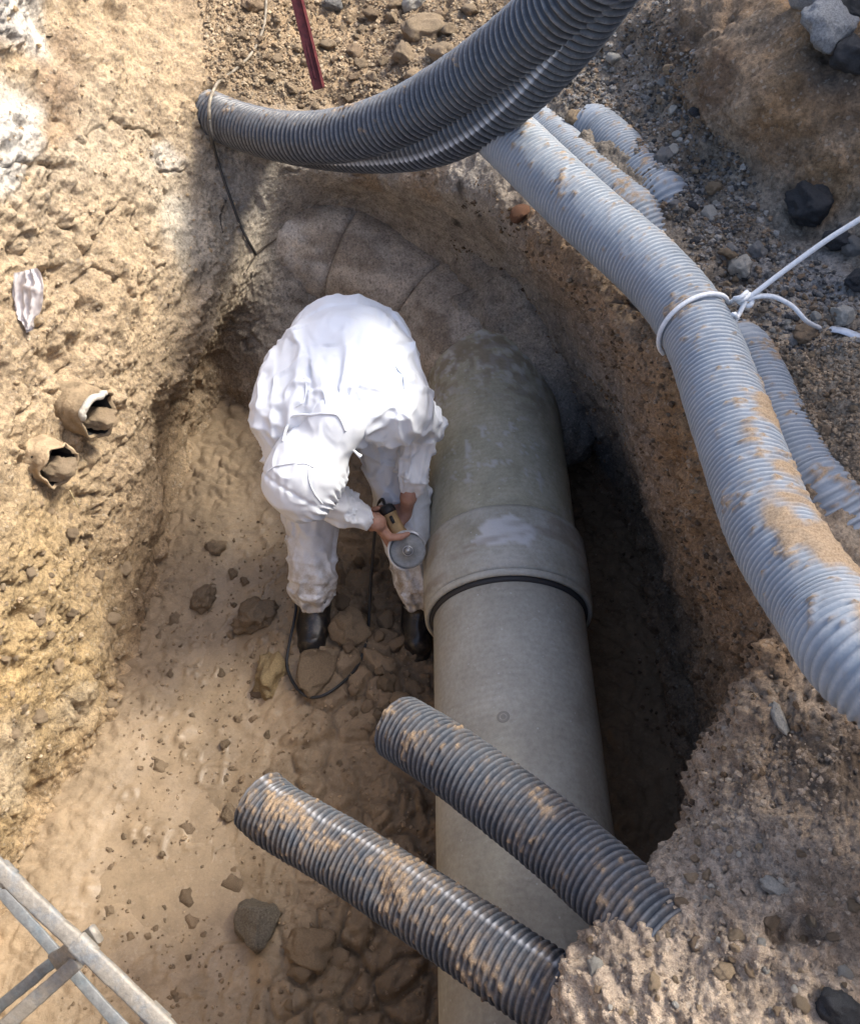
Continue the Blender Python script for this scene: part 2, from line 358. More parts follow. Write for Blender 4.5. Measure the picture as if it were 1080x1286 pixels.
# colour: soil layers and patches, mixed along uneven borders
warp = np.stack([fbm(P * 4, 3, 61), fbm(P * 4, 3, 62), fbm(P * 4, 3, 63)], 1)
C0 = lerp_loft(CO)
WG = P + NR * D[:, None]
def tint(px, py, rad, col, amt=1., z=None, soft=.5, P=None, C=None):
    """a patch of another earth lying at that place of the face"""
    P = WG if P is None else P
    u, v, d = project(P)
    near = (np.hypot(u - px, v - py) < 9)
    if not near.any(): return None
    c = P[near][np.argmin(d[near])]
    q = np.linalg.norm((P + .09 * warp) - c, axis=1) / rad
    m = amt * (1 - sstep(1 - soft, 1 + soft * .6, q))
    C0[:] = C0 * (1 - m[:, None]) + np.array(col) * m[:, None]
for a in [(25,150,.16,CHALK,.9),(10,215,.13,CHALK,.9),(40,15,.14,CHALK,.85),(5,20,.10,(.45,.43,.40),.8),(70,110,.12,BRN,.75),(105,60,.09,BRN,.6),(80,165,.09,ORG,.5),
          (215,235,.16,PALE,.9),(245,290,.13,(.50,.45,.37),.8),(225,200,.07,CHALK,.5),(265,330,.10,(.36,.32,.26),.7),(150,300,.22,TAN,.6),(60,700,.2,OCH,.6),(30,860,.16,(.48,.34,.17),.6),
          (150,800,.11,CLAY,.6),(100,900,.10,(.36,.30,.22),.5),(20,960,.16,PALE,.5),(330,60,.2,CLAY,.7),(240,60,.12,TAN,.7),(150,60,.12,TAN,.7),
          (330,230,.18,GREY,.8),(450,230,.10,(.33,.245,.165),.7),(525,235,.12,(.34,.25,.165),.7),(575,255,.045,(.045,.042,.04),.9),(574,290,.035,(.05,.045,.04),.8),(650,272,.05,ORG,.8),(660,320,.06,ORG,.6),
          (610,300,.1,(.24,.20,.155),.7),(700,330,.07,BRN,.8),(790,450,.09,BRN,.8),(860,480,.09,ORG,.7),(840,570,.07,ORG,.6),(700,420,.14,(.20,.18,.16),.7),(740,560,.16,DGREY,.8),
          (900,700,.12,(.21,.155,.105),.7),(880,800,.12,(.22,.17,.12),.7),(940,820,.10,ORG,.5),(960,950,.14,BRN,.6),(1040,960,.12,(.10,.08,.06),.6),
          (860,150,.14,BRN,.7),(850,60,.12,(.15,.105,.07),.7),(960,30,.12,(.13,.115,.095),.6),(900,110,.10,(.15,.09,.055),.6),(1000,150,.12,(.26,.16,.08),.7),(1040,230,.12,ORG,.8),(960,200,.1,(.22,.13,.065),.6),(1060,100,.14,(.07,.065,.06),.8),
          (900,280,.13,(.15,.125,.10),.6),(1000,340,.15,(.27,.265,.26),.8),(1050,370,.1,(.27,.265,.26),.6),(960,430,.14,SAND,.8),(1030,500,.16,SAND,.8),(1060,600,.12,(.24,.18,.125),.6),
          (900,1060,.12,(.35,.30,.25),.6),(990,1120,.10,(.42,.37,.31),.5),(900,1200,.16,MND,.7),(1060,1150,.10,BRN,.6),(820,1050,.07,(.24,.235,.22),.7)]:
    tint(*a)
C0 *= (1 + .16 * fbm(P * 5, 4, 71) + .10 * (id1 - .5) + .10 * (id2 - .5))[:, None]
C0 = np.clip(C0 * 1.06, .01, .95)
wet0 = np.clip((.28 - P[:, 2]) / .4, 0, 1) * .8
idx = np.arange(nU * nV).reshape(nU, nV); n2 = np.roll(idx, -1, 0)
Fq = np.stack([idx[:, :-1], n2[:, :-1], n2[:, 1:], idx[:, 1:]], 2).reshape(-1, 4)
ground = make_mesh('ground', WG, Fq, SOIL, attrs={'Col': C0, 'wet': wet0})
tag(ground, 'earth sides of the excavation and the street round it', kind='structure')

# pit floor: lumpy wet mud
fx = np.arange(-1.62, 1.12, .0092); fy = np.arange(-.4, 3.9, .0092)
X, Y = np.meshgrid(fx, fy, indexing='ij'); FP = np.stack([X.ravel(), Y.ravel(), np.zeros(X.size)], 1)
fc1, fi1 = worley(FP * 9 + .25 * np.stack([vnoise(FP * 13, 1), vnoise(FP * 13, 2), vnoise(FP * 13, 4)], 1), 13)
fc2, fi2 = worley(FP * 24 + .3 * np.stack([vnoise(FP * 30, 1), vnoise(FP * 30, 2), vnoise(FP * 30, 4)], 1), 14)
fc3, fi3 = worley(FP * 60, 15)
x_, y_ = FP[:, 0], FP[:, 1]
rough_f = np.clip(sstep(-.72, -.40, x_ + .25 * fbm(FP * 2.5, 3, 5)) + .9 * sstep(.75, .35, y_ + .4 * (x_ + .8)) + sstep(2.2, 2.9, y_) * .6 + sstep(-1.05, -1.3, x_ - .22 * (y_ - 1.2)), 0, 1)
pool = 1 - rough_f
fw = FP[:, :2] + .05 * np.stack([fbm(FP * 7, 3, 61), fbm(FP * 7, 3, 62)], 1)
s1, s2, si = worley2(fw * 8.0, 3); t1, t2, ti = worley2(fw * 17.0 + .3, 4)
slab = sstep(.02, .20, s2 - s1) * (.25 + .75 * si); slab2 = sstep(.02, .22, t2 - t1) * (.2 + .8 * ti)
heap = np.exp(-(((x_ + .36) / .34) ** 2 + ((y_ - 1.62) / .42) ** 2)) + .8 * np.exp(-(((x_ + .15) / .25) ** 2 + ((y_ - .75) / .45) ** 2)) + .6 * np.exp(-(((x_ + .35) / .3) ** 2 + ((y_ - .45) / .2) ** 2))
hf = (-.007 + .026 * fbm(FP * 2.2, 3, 41) + rough_f * (.018 + .055 * slab * np.clip(.25 + heap, 0, 1) + .030 * slab2 * (.5 + .5 * fbm(FP * 3, 2, 67)) + .018 * np.clip(.6 - fc2, 0, 1) * (fi2 > .4) + .012 * fbm(FP * 28, 4, 43))
      + pool * (.060 * np.clip(.55 - fc2, 0, 1) * (fi2 > .62) * sstep(-.15, .3, fbm(FP * 4, 2, 88)) + .040 * np.clip(.5 - fc1, 0, 1) * (fi1 > .72) + .010 * fbm(FP * 9, 4, 89) + .012 * sstep(.05, .0, np.abs(fbm(FP * 5, 3, 90))) ) + .005 * np.clip(.6 - fc3, 0, 1) * (.2 + rough_f))
hf += .05 * np.exp(-(((x_ + .42) / .30) ** 2 + ((y_ - 1.72) / .28) ** 2))
FP[:, 2] = hf
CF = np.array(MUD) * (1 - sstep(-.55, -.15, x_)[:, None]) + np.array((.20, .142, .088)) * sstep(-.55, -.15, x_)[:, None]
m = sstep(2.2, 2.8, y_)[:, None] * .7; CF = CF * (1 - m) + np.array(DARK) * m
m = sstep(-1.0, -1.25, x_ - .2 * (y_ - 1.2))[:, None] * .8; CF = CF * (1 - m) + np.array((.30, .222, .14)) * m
CF *= (1 + .22 * fbm(FP * 5, 4, 45) + .12 * (fi1 - .5))[:, None]
fi = np.arange(X.size).reshape(X.shape)
FF = np.stack([fi[:-1, :-1], fi[1:, :-1], fi[1:, 1:], fi[:-1, 1:]], 2).reshape(-1, 4)
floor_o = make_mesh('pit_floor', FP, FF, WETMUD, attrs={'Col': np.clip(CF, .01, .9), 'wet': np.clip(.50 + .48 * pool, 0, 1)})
tag(floor_o, 'wet lumpy mud on the bottom of the pit', kind='structure')

# thin muddy water lying in the hollows
wx = np.linspace(-1.5, .8, 24); wy = np.linspace(-.35, 3.3, 36)
X, Y = np.meshgrid(wx, wy, indexing='ij'); wi = np.arange(X.size).reshape(X.shape)
water = make_mesh('muddy_water', np.stack([X.ravel(), Y.ravel(), np.full(X.size, -.010)], 1), np.stack([wi[:-1, :-1], wi[1:, :-1], wi[1:, 1:], wi[:-1, 1:]], 2).reshape(-1, 4), WETMUD, attrs={'Col': np.tile(np.array(MUD) * .97, (X.size, 1)), 'wet': np.full(X.size, 1.12)})
tag(water, 'shallow brown water standing on the pit floor', kind='structure')

# look-up of the built surface, for setting things down on it
_S = np.concatenate([WG, FP]); _SN = np.concatenate([NR, np.tile([0, 0, 1.], (len(FP), 1))])
_u, _v, _d = project(_S)
_ok = (_d > .3) & (_u > -60) & (_u < 1140) & (_v > -60) & (_v < 1350)
_S, _SN, _u, _v, _d = _S[_ok], _SN[_ok], _u[_ok], _v[_ok], _d[_ok]
def on_surface(px, py, rad=7):
    m = (np.abs(_u - px) < rad) & (np.abs(_v - py) < rad)
    i = np.flatnonzero(m); j = i[np.argmin(_d[i])]
    k = i[_d[i] < _d[j] + .12]
    c = k[np.argmin(np.hypot(_u[k] - px, _v[k] - py))]
    return _S[c].copy(), _SN[c].copy()

SHADE_SCREEN_H = 1.75
# ------------------------------------------------------------------ board screen added out of view, to shade the right of the dig
HB, _nt, _b = nodes_of('shade_screen_board', .7, (.30, .32, .34)); _n = noise_node(_nt, 5, 5, .6); _r = ramp(_nt, _n.outputs[0], [(.3, (.25, .27, .29)), (.7, (.36, .38, .40))]); _nt.links.new(_r.outputs[0], _b.inputs['Base Color'])
HP, _, _ = nodes_of('shade_screen_post', .5, (.33, .34, .35), .6)
shade_screen = empty('added_shade_screen', (2.35, 1.7, 2.08)); tag(shade_screen, 'grey board screen added out of view to shade the right of the dig', 'shade screen')
def box_mesh(name, sx, sy, sz, mat):
    V = np.array([(x, y, z) for x in (-sx/2, sx/2) for y in (-sy/2, sy/2) for z in (0, sz)]); F = [(0,1,3,2),(4,6,7,5),(0,4,5,1),(2,3,7,6),(0,2,6,4),(1,5,7,3)]
    return make_mesh(name, V, F, mat, smooth=False, link=False)
pm, qm = box_mesh('board', .03, 1.14, SHADE_SCREEN_H, HB), box_mesh('post', .06, .05, SHADE_SCREEN_H + .05, HP)
for k in range(4):
    o = new_obj('board', pm, shade_screen); o.location = (0, -.1 + 1.2 * k, .03)
    o = new_obj('post', qm, shade_screen); o.location = (.03, -.7 + 1.2 * k, 0)
# ------------------------------------------------------------------ signed-distance modelling (bodies, mortar)
class SDF:
    def __init__(s, lo, hi, h):
        s.lo = np.array(lo, float); s.h = h; s.n = np.ceil((np.array(hi) - s.lo) / h).astype(int) + 1
        s.D = np.full(s.n, 1., np.float32)
    def _sub(s, a, b):
        i0 = np.clip(np.floor((a - s.lo) / s.h).astype(int), 0, s.n); i1 = np.clip(np.ceil((b - s.lo) / s.h).astype(int) + 1, 0, s.n)
        if (i1 <= i0).any(): return None, None
        g = [s.lo[k] + s.h * np.arange(i0[k], i1[k]) for k in range(3)]
        return tuple(slice(i0[k], i1[k]) for k in range(3)), np.stack(np.meshgrid(*g, indexing='ij'), -1)
    def _merge(s, sl, d, k, cut):
        o = s.D[sl]; d = d.astype(np.float32)
        if cut: d = -d; h = np.clip(.5 - .5 * (d - o) / k, 0, 1); s.D[sl] = o * (1 - h) + d * h + k * h * (1 - h) if False else np.maximum(o, d)
        else:
            h = np.clip(.5 + .5 * (o - d) / k, 0, 1); s.D[sl] = o * (1 - h) + d * h - k * h * (1 - h)
    def cone(s, a, b, ra, rb, k=.03, flat=None, cut=False):
        a, b = np.array(a, float), np.array(b, float); m = max(ra, rb) + k * 2 + .03
        sl, Q = s._sub(np.minimum(a, b) - m, np.maximum(a, b) + m)
        if sl is None: return
        ab = b - a; q = Q - a
        if flat is not None:                       # (axis, factor): thin or widen across an axis
            ax, f = np.array(flat[0], float), flat[1]; ax /= np.linalg.norm(ax)
            q = q + (q @ ax)[..., None] * ax * (1 / f - 1); ab = ab + (ab @ ax) * ax * (1 / f - 1)
        t = np.clip((q @ ab) / (ab @ ab + 1e-9), 0, 1)
        d = np.linalg.norm(q - t[..., None] * ab, axis=-1) - (ra + (rb - ra) * t)
        s._merge(sl, d, k, cut)
    def chain(s, pts, k=.03, flat=None):
        for (a, ra), (b, rb) in zip(pts[:-1], pts[1:]): s.cone(a, b, ra, rb, k, flat)
    def ell(s, c, r, axes=None, k=.03, cut=False):
        c, r = np.array(c, float), np.array(r, float); m = r.max() + k * 2 + .03
        sl, Q = s._sub(c - m, c + m)
        if sl is None: return
        q = Q - c
        if axes is not None: q = q @ np.array(axes, float).T
        k0 = np.linalg.norm(q / r, axis=-1); k1 = np.linalg.norm(q / r ** 2, axis=-1) + 1e-9
        s._merge(sl, k0 * (k0 - 1) / k1, k, cut)
    def mesh(s):
        """surface nets"""
        D = s.D; sg = D < 0; nx, ny, nz = D.shape
        cnt = np.zeros((nx-1, ny-1, nz-1), np.int8)
        for i in (0, 1):
            for j in (0, 1):
                for k in (0, 1): cnt += sg[i:nx-1+i, j:ny-1+j, k:nz-1+k]
        act = (cnt > 0) & (cnt < 8); ci = np.argwhere(act); vid = np.full(act.shape, -1, np.int32); vid[act] = np.arange(len(ci))
        acc = np.zeros((len(ci), 3)); num = np.zeros(len(ci))
        cor = [(i, j, k) for i in (0, 1) for j in (0, 1) for k in (0, 1)]
        for a in cor:
            for ax in range(3):
                if a[ax]: continue
                b = list(a); b[ax] = 1
                da = D[ci[:, 0]+a[0], ci[:, 1]+a[1], ci[:, 2]+a[2]]; db = D[ci[:, 0]+b[0], ci[:, 1]+b[1], ci[:, 2]+b[2]]
                m = (da < 0) != (db < 0); t = np.where(m, da / (da - db + 1e-12), 0)
                p = np.tile(np.array(a, float), (len(ci), 1)); p[:, ax] += t
                acc += p * m[:, None]; num += m
        V = s.lo + s.h * (ci + acc / num[:, None]); F = []
        for ax in range(3):
            b, c = (ax + 1) % 3, (ax + 2) % 3
            sl0 = [slice(None)] * 3; sl1 = [slice(None)] * 3; sl0[ax] = slice(0, -1); sl1[ax] = slice(1, None)
            A, B = sg[tuple(sl0)], sg[tuple(sl1)]
            e = np.argwhere(A != B); e = e[(e[:, b] > 0) & (e[:, c] > 0) & (e[:, b] < s.n[b]-1) & (e[:, c] < s.n[c]-1)]
            def g(ob, oc):
                q = e.copy(); q[:, b] -= ob; q[:, c] -= oc; return vid[q[:, 0], q[:, 1], q[:, 2]]
            f = np.stack([g(1, 1), g(0, 1), g(0, 0), g(1, 0)], 1)
            fl = ~A[e[:, 0], e[:, 1], e[:, 2]]; f[fl] = f[fl][:, ::-1]; F.append(f)
        return V, np.concatenate(F)
def vnormals(V, F):
    n = np.cross(V[F[:, 1]] - V[F[:, 0]], V[F[:, 2]] - V[F[:, 0]]); N = np.zeros_like(V)
    for k in range(F.shape[1]): np.add.at(N, F[:, k], n)
    return N / (np.linalg.norm(N, axis=1)[:, None] + 1e-12)
def relax(V, F, it=3, w=.5):
    for _ in range(it):
        S = np.zeros_like(V); c = np.zeros(len(V))
        for k in range(4):
            a, b = F[:, k], F[:, (k + 1) % 4]; np.add.at(S, a, V[b]); np.add.at(S, b, V[a]); np.add.at(c, a, 1); np.add.at(c, b, 1)
        V = V * (1 - w) + w * S / np.maximum(c, 1)[:, None]
    return V

# ------------------------------------------------------------------ the big sewer pipe
def pipe_material(name, base, dark, light, speck, scale=5., dirtc=(.20, .15, .10), rgh=.35):
    m, nt, b = nodes_of(name, .62, base, spec=.35)
    tc = N_(nt, 'ShaderNodeTexCoord', name='tc')
    n1 = noise_node(nt, scale, 7, .62, dist=.6); n2 = noise_node(nt, 60, 5, .7); n3 = noise_node(nt, 22, 6, .72, dist=.4)
    c = ramp(nt, n1.outputs[0], [(.28, dark), (.5, base), (.72, light)]).outputs[0]
    # turned rings from the winding of the wall
    w = N_(nt, 'ShaderNodeTexWave', bands_direction='Y'); w.inputs['Scale'].default_value = 14; w.inputs['Distortion'].default_value = 2.5; w.inputs['Detail'].default_value = 3
    nt.links.new(tc.outputs['Object'], w.inputs['Vector'])
    rw = ramp(nt, w.outputs[0], [(0, (.92, .92, .92)), (1, (1.05, 1.05, 1.05))]); c = mix(nt, .3, c, rw.outputs[0], 'MULTIPLY')
    r3 = ramp(nt, n3.outputs[0], [(.58, 0.), (.66, 1.)]); c = mix(nt, r3.outputs[0], c, mix(nt, .35, c, speck))
    r2 = ramp(nt, n2.outputs[0], [(.3, (.82, .82, .82)), (.5, (1, 1, 1)), (.7, (1.15, 1.15, 1.15))]); c = mix(nt, .9, c, r2.outputs[0], 'MULTIPLY')
    v = N_(nt, 'ShaderNodeTexVoronoi'); v.inputs['Scale'].default_value = 55; nt.links.new(tc.outputs['Object'], v.inputs['Vector'])
    sp = N_(nt, 'ShaderNodeSeparateColor'); nt.links.new(v.outputs['Color'], sp.inputs[0])
    near = ramp(nt, v.outputs['Distance'], [(.12, 1.), (.22, 0.)]); pick = ramp(nt, sp.outputs[0], [(.90, 0.), (.92, 1.)])
    mm = N_(nt, 'ShaderNodeMath', operation='MULTIPLY'); nt.links.new(near.outputs[0], mm.inputs[0]); nt.links.new(pick.outputs[0], mm.inputs[1])
    c = mix(nt, mm.outputs[0], c, speck)
    ch = attr_node(nt, 'chip'); c = mix(nt, ch.outputs['Fac'], c, (.56, .56, .55))
    du = attr_node(nt, 'dirt'); c = mix(nt, du.outputs['Fac'], c, dirtc)
    nt.links.new(c, b.inputs['Base Color'])
    b1 = bump(nt, b, n2.outputs[0], rgh, .006); b2 = bump(nt, b, n3.outputs[0], .25, .006, b1); bump(nt, b, w.outputs[0], .02, .003, b2)
    return m
PM_UP = pipe_material('upper_pipe_wall', (.42, .395, .295), (.31, .29, .205), (.52, .49, .39), (.58, .56, .51))
PM_LO = pipe_material('lower_pipe_wall', (.34, .325, .275), (.28, .265, .22), (.41, .395, .34), (.47, .46, .42), 3.2)
PM_CO = pipe_material('collar_wall', (.40, .385, .33), (.30, .285, .22), (.48, .465, .42), (.45, .45, .43))
PM_BE = pipe_material('bend_wall', (.35, .30, .24), (.25, .205, .155), (.43, .385, .325), (.45, .42, .38), 5., (.30, .25, .195), .9)
RUB, _, _ = nodes_of('seal_rubber', .6, (.03, .03, .032))
def axis(y): return np.array([.302 - .009 * y, y, .40])
def barrel(name, ys, rs, mat, parent, k=160, hole=True, chip=None, dirt=None, wob=.0015):
    ys, rs = np.array(ys, float), np.array(rs, float)
    yy = [];  rr = []
    for i in range(len(ys) - 1):
        n = max(2, int(abs(ys[i+1] - ys[i]) / .012)); t = np.linspace(0, 1, n, endpoint=False); yy.append(ys[i] + (ys[i+1]-ys[i]) * t); rr.append(rs[i] + (rs[i+1]-rs[i]) * t)
    yy = np.append(np.concatenate(yy), ys[-1]); rr = np.append(np.concatenate(rr), rs[-1])
    th = np.linspace(0, 2*np.pi, k, endpoint=False)
    A = np.stack([axis(y) for y in yy]); dirv = np.stack([np.cos(th), 0*th, np.sin(th)], 1)
    V = (A[:, None] + rr[:, None, None] * dirv[None]).reshape(-1, 3)
    nr = np.tile(dirv, (len(yy), 1)); V += nr * (wob * fbm(V * 9, 3, 3))[:, None]
    at_ = {'chip': chip(V) if chip else np.zeros(len(V)), 'dirt': dirt(V, nr) if dirt else np.zeros(len(V))}
    V += nr * (at_['chip'] * .0015)[:, None]
    return make_mesh(name, V, ring_faces(len(yy), k), mat, parent, attrs=at_)
sewer = empty('sewer_pipe', tuple(axis(1.7) - np.array([0, 0, .29])))
tag(sewer, 'large grey sewer pipe with a wide collar lying along the pit', 'pipe')
def up_dirt(V, n):     # sandy crust left towards the bend, mud low on the flank
    top = sstep(2.35, 2.85, V[:, 1] + .22 * fbm(V * 5, 4, 8)) * sstep(-.05, .15, fbm(V * 22, 3, 9) + .1)
    return np.clip(.55 * top + .85 * sstep(-.25, -.65, n[:, 2] + .25 * fbm(V * 6, 3, 4)), 0, 1)
def up_chip(V):
    return .75 * sstep(.16, .24, fbm(V * 34, 4, 12) * (.55 + .75 * sstep(2.2, 2.7, V[:, 1]))) * np.maximum(sstep(-.1, .2, fbm(V * 4, 2, 31)), .8 * sstep(2.45, 2.8, V[:, 1]))
def co_chip(V):        # whitish scraped coat on the collar's crown
    q = V - np.array([.262, 1.86, .70]); d = np.hypot(q[:, 0] / .095, q[:, 1] / .062)
    return .92 * sstep(.15, -.05, d - 1 + .55 * fbm(V * np.array([18, 30, 18]), 4, 5)) * (V[:, 2] > .5)
def lo_dirt(V, n):
    return .8 * sstep(-.15, -.6, n[:, 2] + .3 * fbm(V * 6, 3, 4)) + .18 * sstep(.1, .4, fbm(V * 6, 4, 7))
def U(o): return under(o, sewer)
U(barrel('upper_barrel', [1.80, 2.2, 2.98], [.282, .284, .286], PM_UP, None, chip=up_chip, dirt=up_dirt))
U(barrel('collar', [1.705, 1.712, 1.722, 1.735, 1.90, 1.975, 1.990, 1.994], [.284, .300, .308, .310, .311, .309, .298, .280], PM_CO, None, k=220, chip=co_chip, dirt=lambda V, n: .45 * sstep(.05, .3, fbm(V * np.array([6, 16, 6]), 4, 17)) + .8 * sstep(-.25, -.65, n[:, 2])))
U(barrel('collar_lip', [1.700, 1.688, 1.684, 1.690, 1.706], [.286, .288, .296, .304, .306], PM_CO, None))
U(barrel('seal_ring', [1.672, 1.676, 1.684, 1.696, 1.706], [.276, .283, .286, .288, .286], RUB, None))
U(barrel('lower_barrel', [-.6, .6, 1.80], [.275, .275, .275], PM_LO, None, dirt=lo_dirt))
PLUG, _, _ = nodes_of('plug_dark', .7, (.24, .23, .20))
kp = at(632, 899, z=.673)
pv = []; nk = 14
for r_, z_ in ((0, .0025), (.006, .0025), (.010, -.001), (.014, .002), (.019, .001), (.022, -.004)):
    for j in range(nk):
        t = 2 * math.pi * j / nk; pv.append((kp[0] + r_ * math.cos(t), kp[1] + r_ * math.sin(t), .40 + math.sqrt(.275**2 - (kp[0] + r_*math.cos(t) - axis(kp[1])[0])**2) + z_))
U(make_mesh('plug', np.array(pv), ring_faces(6, nk), PLUG))
# bend, built of short mitred lengths
bend_pts = [(axis(2.70), .280), (np.array([.265, 2.98, .405]), .281), (np.array([.02, 3.42, .46]), .280), (np.array([-.40, 3.63, .58]), .268), (np.array([-.80, 3.74, .68]), .262)]
tags_ = []
for i in range(1, 4):
    (a, ra), (b, rb) = bend_pts[i], bend_pts[i + 1]
    t = (b - a) / np.linalg.norm(b - a); tp = a - bend_pts[i-1][0]; tp /= np.linalg.norm(tp)
    na = (t + tp); na /= np.linalg.norm(na)
    tn = (bend_pts[i+2][0] - b) if i < 3 else t; tn = tn / np.linalg.norm(tn); nb = t + tn; nb /= np.linalg.norm(nb)
    up = np.array([0, 0, 1.]) - t * t[2]; up /= np.linalg.norm(up); sd_ = np.cross(t, up)
    k, n = 96, 26; th = np.linspace(0, 2*np.pi, k, endpoint=False)
    ring = np.cos(th)[:, None] * sd_ + np.sin(th)[:, None] * up; V = []
    for q in np.linspace(0, 1, n):
        p = a + (b - a) * q; r_ = ra + (rb - ra) * q
        if q < .02 or q > .98: r_ -= .024                       # the joint between lengths stays as a groove
        nn = na * (1 - q) + nb * q; base = p + ring * r_
        s_ = ((p - base) @ nn) / (t @ nn); V.append(base + s_[:, None] * t)
    V = np.concatenate(V); V += (.010 * fbm(V * 7, 4, 5) + .005 * fbm(V * 40, 3, 6))[:, None] * np.tile(ring, (n, 1))
    bc = np.array((.45, .395, .33)) * (1 + .30 * fbm(V * 5, 4, 40 + i) + .22 * fbm(V * 22, 4, 46))[:, None]
    wh = (.75 * sstep(.08, .3, fbm(V * np.array([14, 14, 5]), 4, 44)) * sstep(-.38, -.5, V[:, 0]))[:, None]; bc = bc * (1 - wh) + np.array((.50, .48, .45)) * wh
    st = (.7 * sstep(.15, .35, fbm(V * np.array([3, 3, 8]), 3, 49)))[:, None]; bc = bc * (1 - st) + np.array((.20, .16, .12)) * st
    o = make_mesh('bend_segment', V, ring_faces(n, k), SOIL, attrs={'Col': np.clip(bc, .02, .9), 'wet': np.full(len(V), .55)}); U(o)
# rough mortar packed round the bend
S = SDF((-1.05, 2.55, -.15), (1.0, 4.05, 1.35), .022)
S.chain([((.58, 2.72, .30), .17), ((.54, 2.92, .52), .19), ((.42, 3.12, .70), .16), ((.24, 3.38, .76), .13), ((.02, 3.62, .78), .11), ((-.25, 3.76, .84), .10), ((-.55, 3.80, .92), .09)], .10)
S.chain([((-.60, 3.22, .08), .13), ((-.66, 3.42, .36), .11), ((-.72, 3.58, .70), .11), ((-.60, 3.72, .92), .10)], .10)
S.chain([((.40, 2.93, .60), .085), ((.30, 3.02, .65), .08), ((.16, 3.12, .66), .07)], .05)
mv, mf = S.mesh(); mv = relax(mv, mf, 2); mn = vnormals(mv, mf)
mv = mv + mn * (.035 * fbm(mv * 5, 3, 2) + .026 * fbm(mv * 20, 4, 6))[:, None]
mc = np.array((.37, .335, .29))[None] * (1 + .25 * fbm(mv * 4, 4, 3) + .2 * fbm(mv * 15, 3, 4))[:, None]
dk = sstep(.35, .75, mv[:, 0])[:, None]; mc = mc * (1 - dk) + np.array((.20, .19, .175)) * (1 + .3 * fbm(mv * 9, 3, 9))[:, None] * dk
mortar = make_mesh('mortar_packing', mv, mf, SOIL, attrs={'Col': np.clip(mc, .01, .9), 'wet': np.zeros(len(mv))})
tag(mortar, 'rough grey mortar packed round the bend of the big pipe', 'mortar')

# ------------------------------------------------------------------ corrugated conduits
def conduit_material(name, col, lo, rough, dust_glint, scuff_glint):
    m, nt, b = nodes_of(name, rough, col, spec=.45 if rough < .6 else .15)
    n1 = noise_node(nt, 9, 6, .65); n2 = noise_node(nt, 70, 5, .75); n3 = noise_node(nt, 200, 3, .7)
    c = ramp(nt, n1.outputs[0], [(.3, lo), (.6, col)]).outputs[0]
    rd = attr_node(nt, 'ridge'); r2 = ramp(nt, n2.outputs[0], [(.28, .15), (.6, 1.)])
    mm = N_(nt, 'ShaderNodeMath', operation='MULTIPLY'); nt.links.new(rd.outputs['Fac'], mm.inputs[0]); nt.links.new(r2.outputs[0], mm.inputs[1])
    c = mix(nt, mm.outputs[0], c, mix(nt, scuff_glint, c, dust_glint))              # highlights painted on the crests, along with scuffs and dust
    se = attr_node(nt, 'seam'); c = mix(nt, se.outputs['Fac'], c, (.66, .67, .68))
    du = attr_node(nt, 'dirt'); dc = ramp(nt, n3.outputs[0], [(.3, (.20, .135, .08)), (.7, (.40, .295, .19))]); c = mix(nt, du.outputs['Fac'], c, dc.outputs[0])
    nt.links.new(c, b.inputs['Base Color'])
    rr = N_(nt, 'ShaderNodeMapRange'); rr.inputs[3].default_value = rough; rr.inputs[4].default_value = .95; nt.links.new(du.outputs['Fac'], rr.inputs[0]); nt.links.new(rr.outputs[0], b.inputs['Roughness'])
    b1 = bump(nt, b, n2.outputs[0], .25, .003); bump(nt, b, n3.outputs[0], .3, .003, b1)
    return m
BLK = conduit_material('black_conduit', (.034, .038, .046), (.016, .019, .025), .30, (.48, .50, .52), .30)
BLK_OLD = conduit_material('muddy_black_conduit', (.05, .058, .070), (.026, .031, .04), .8, (.40, .41, .42), .26)
GRY = conduit_material('grey_conduit', (.235, .27, .31), (.175, .21, .25), .5, (.52, .52, .51), .35)
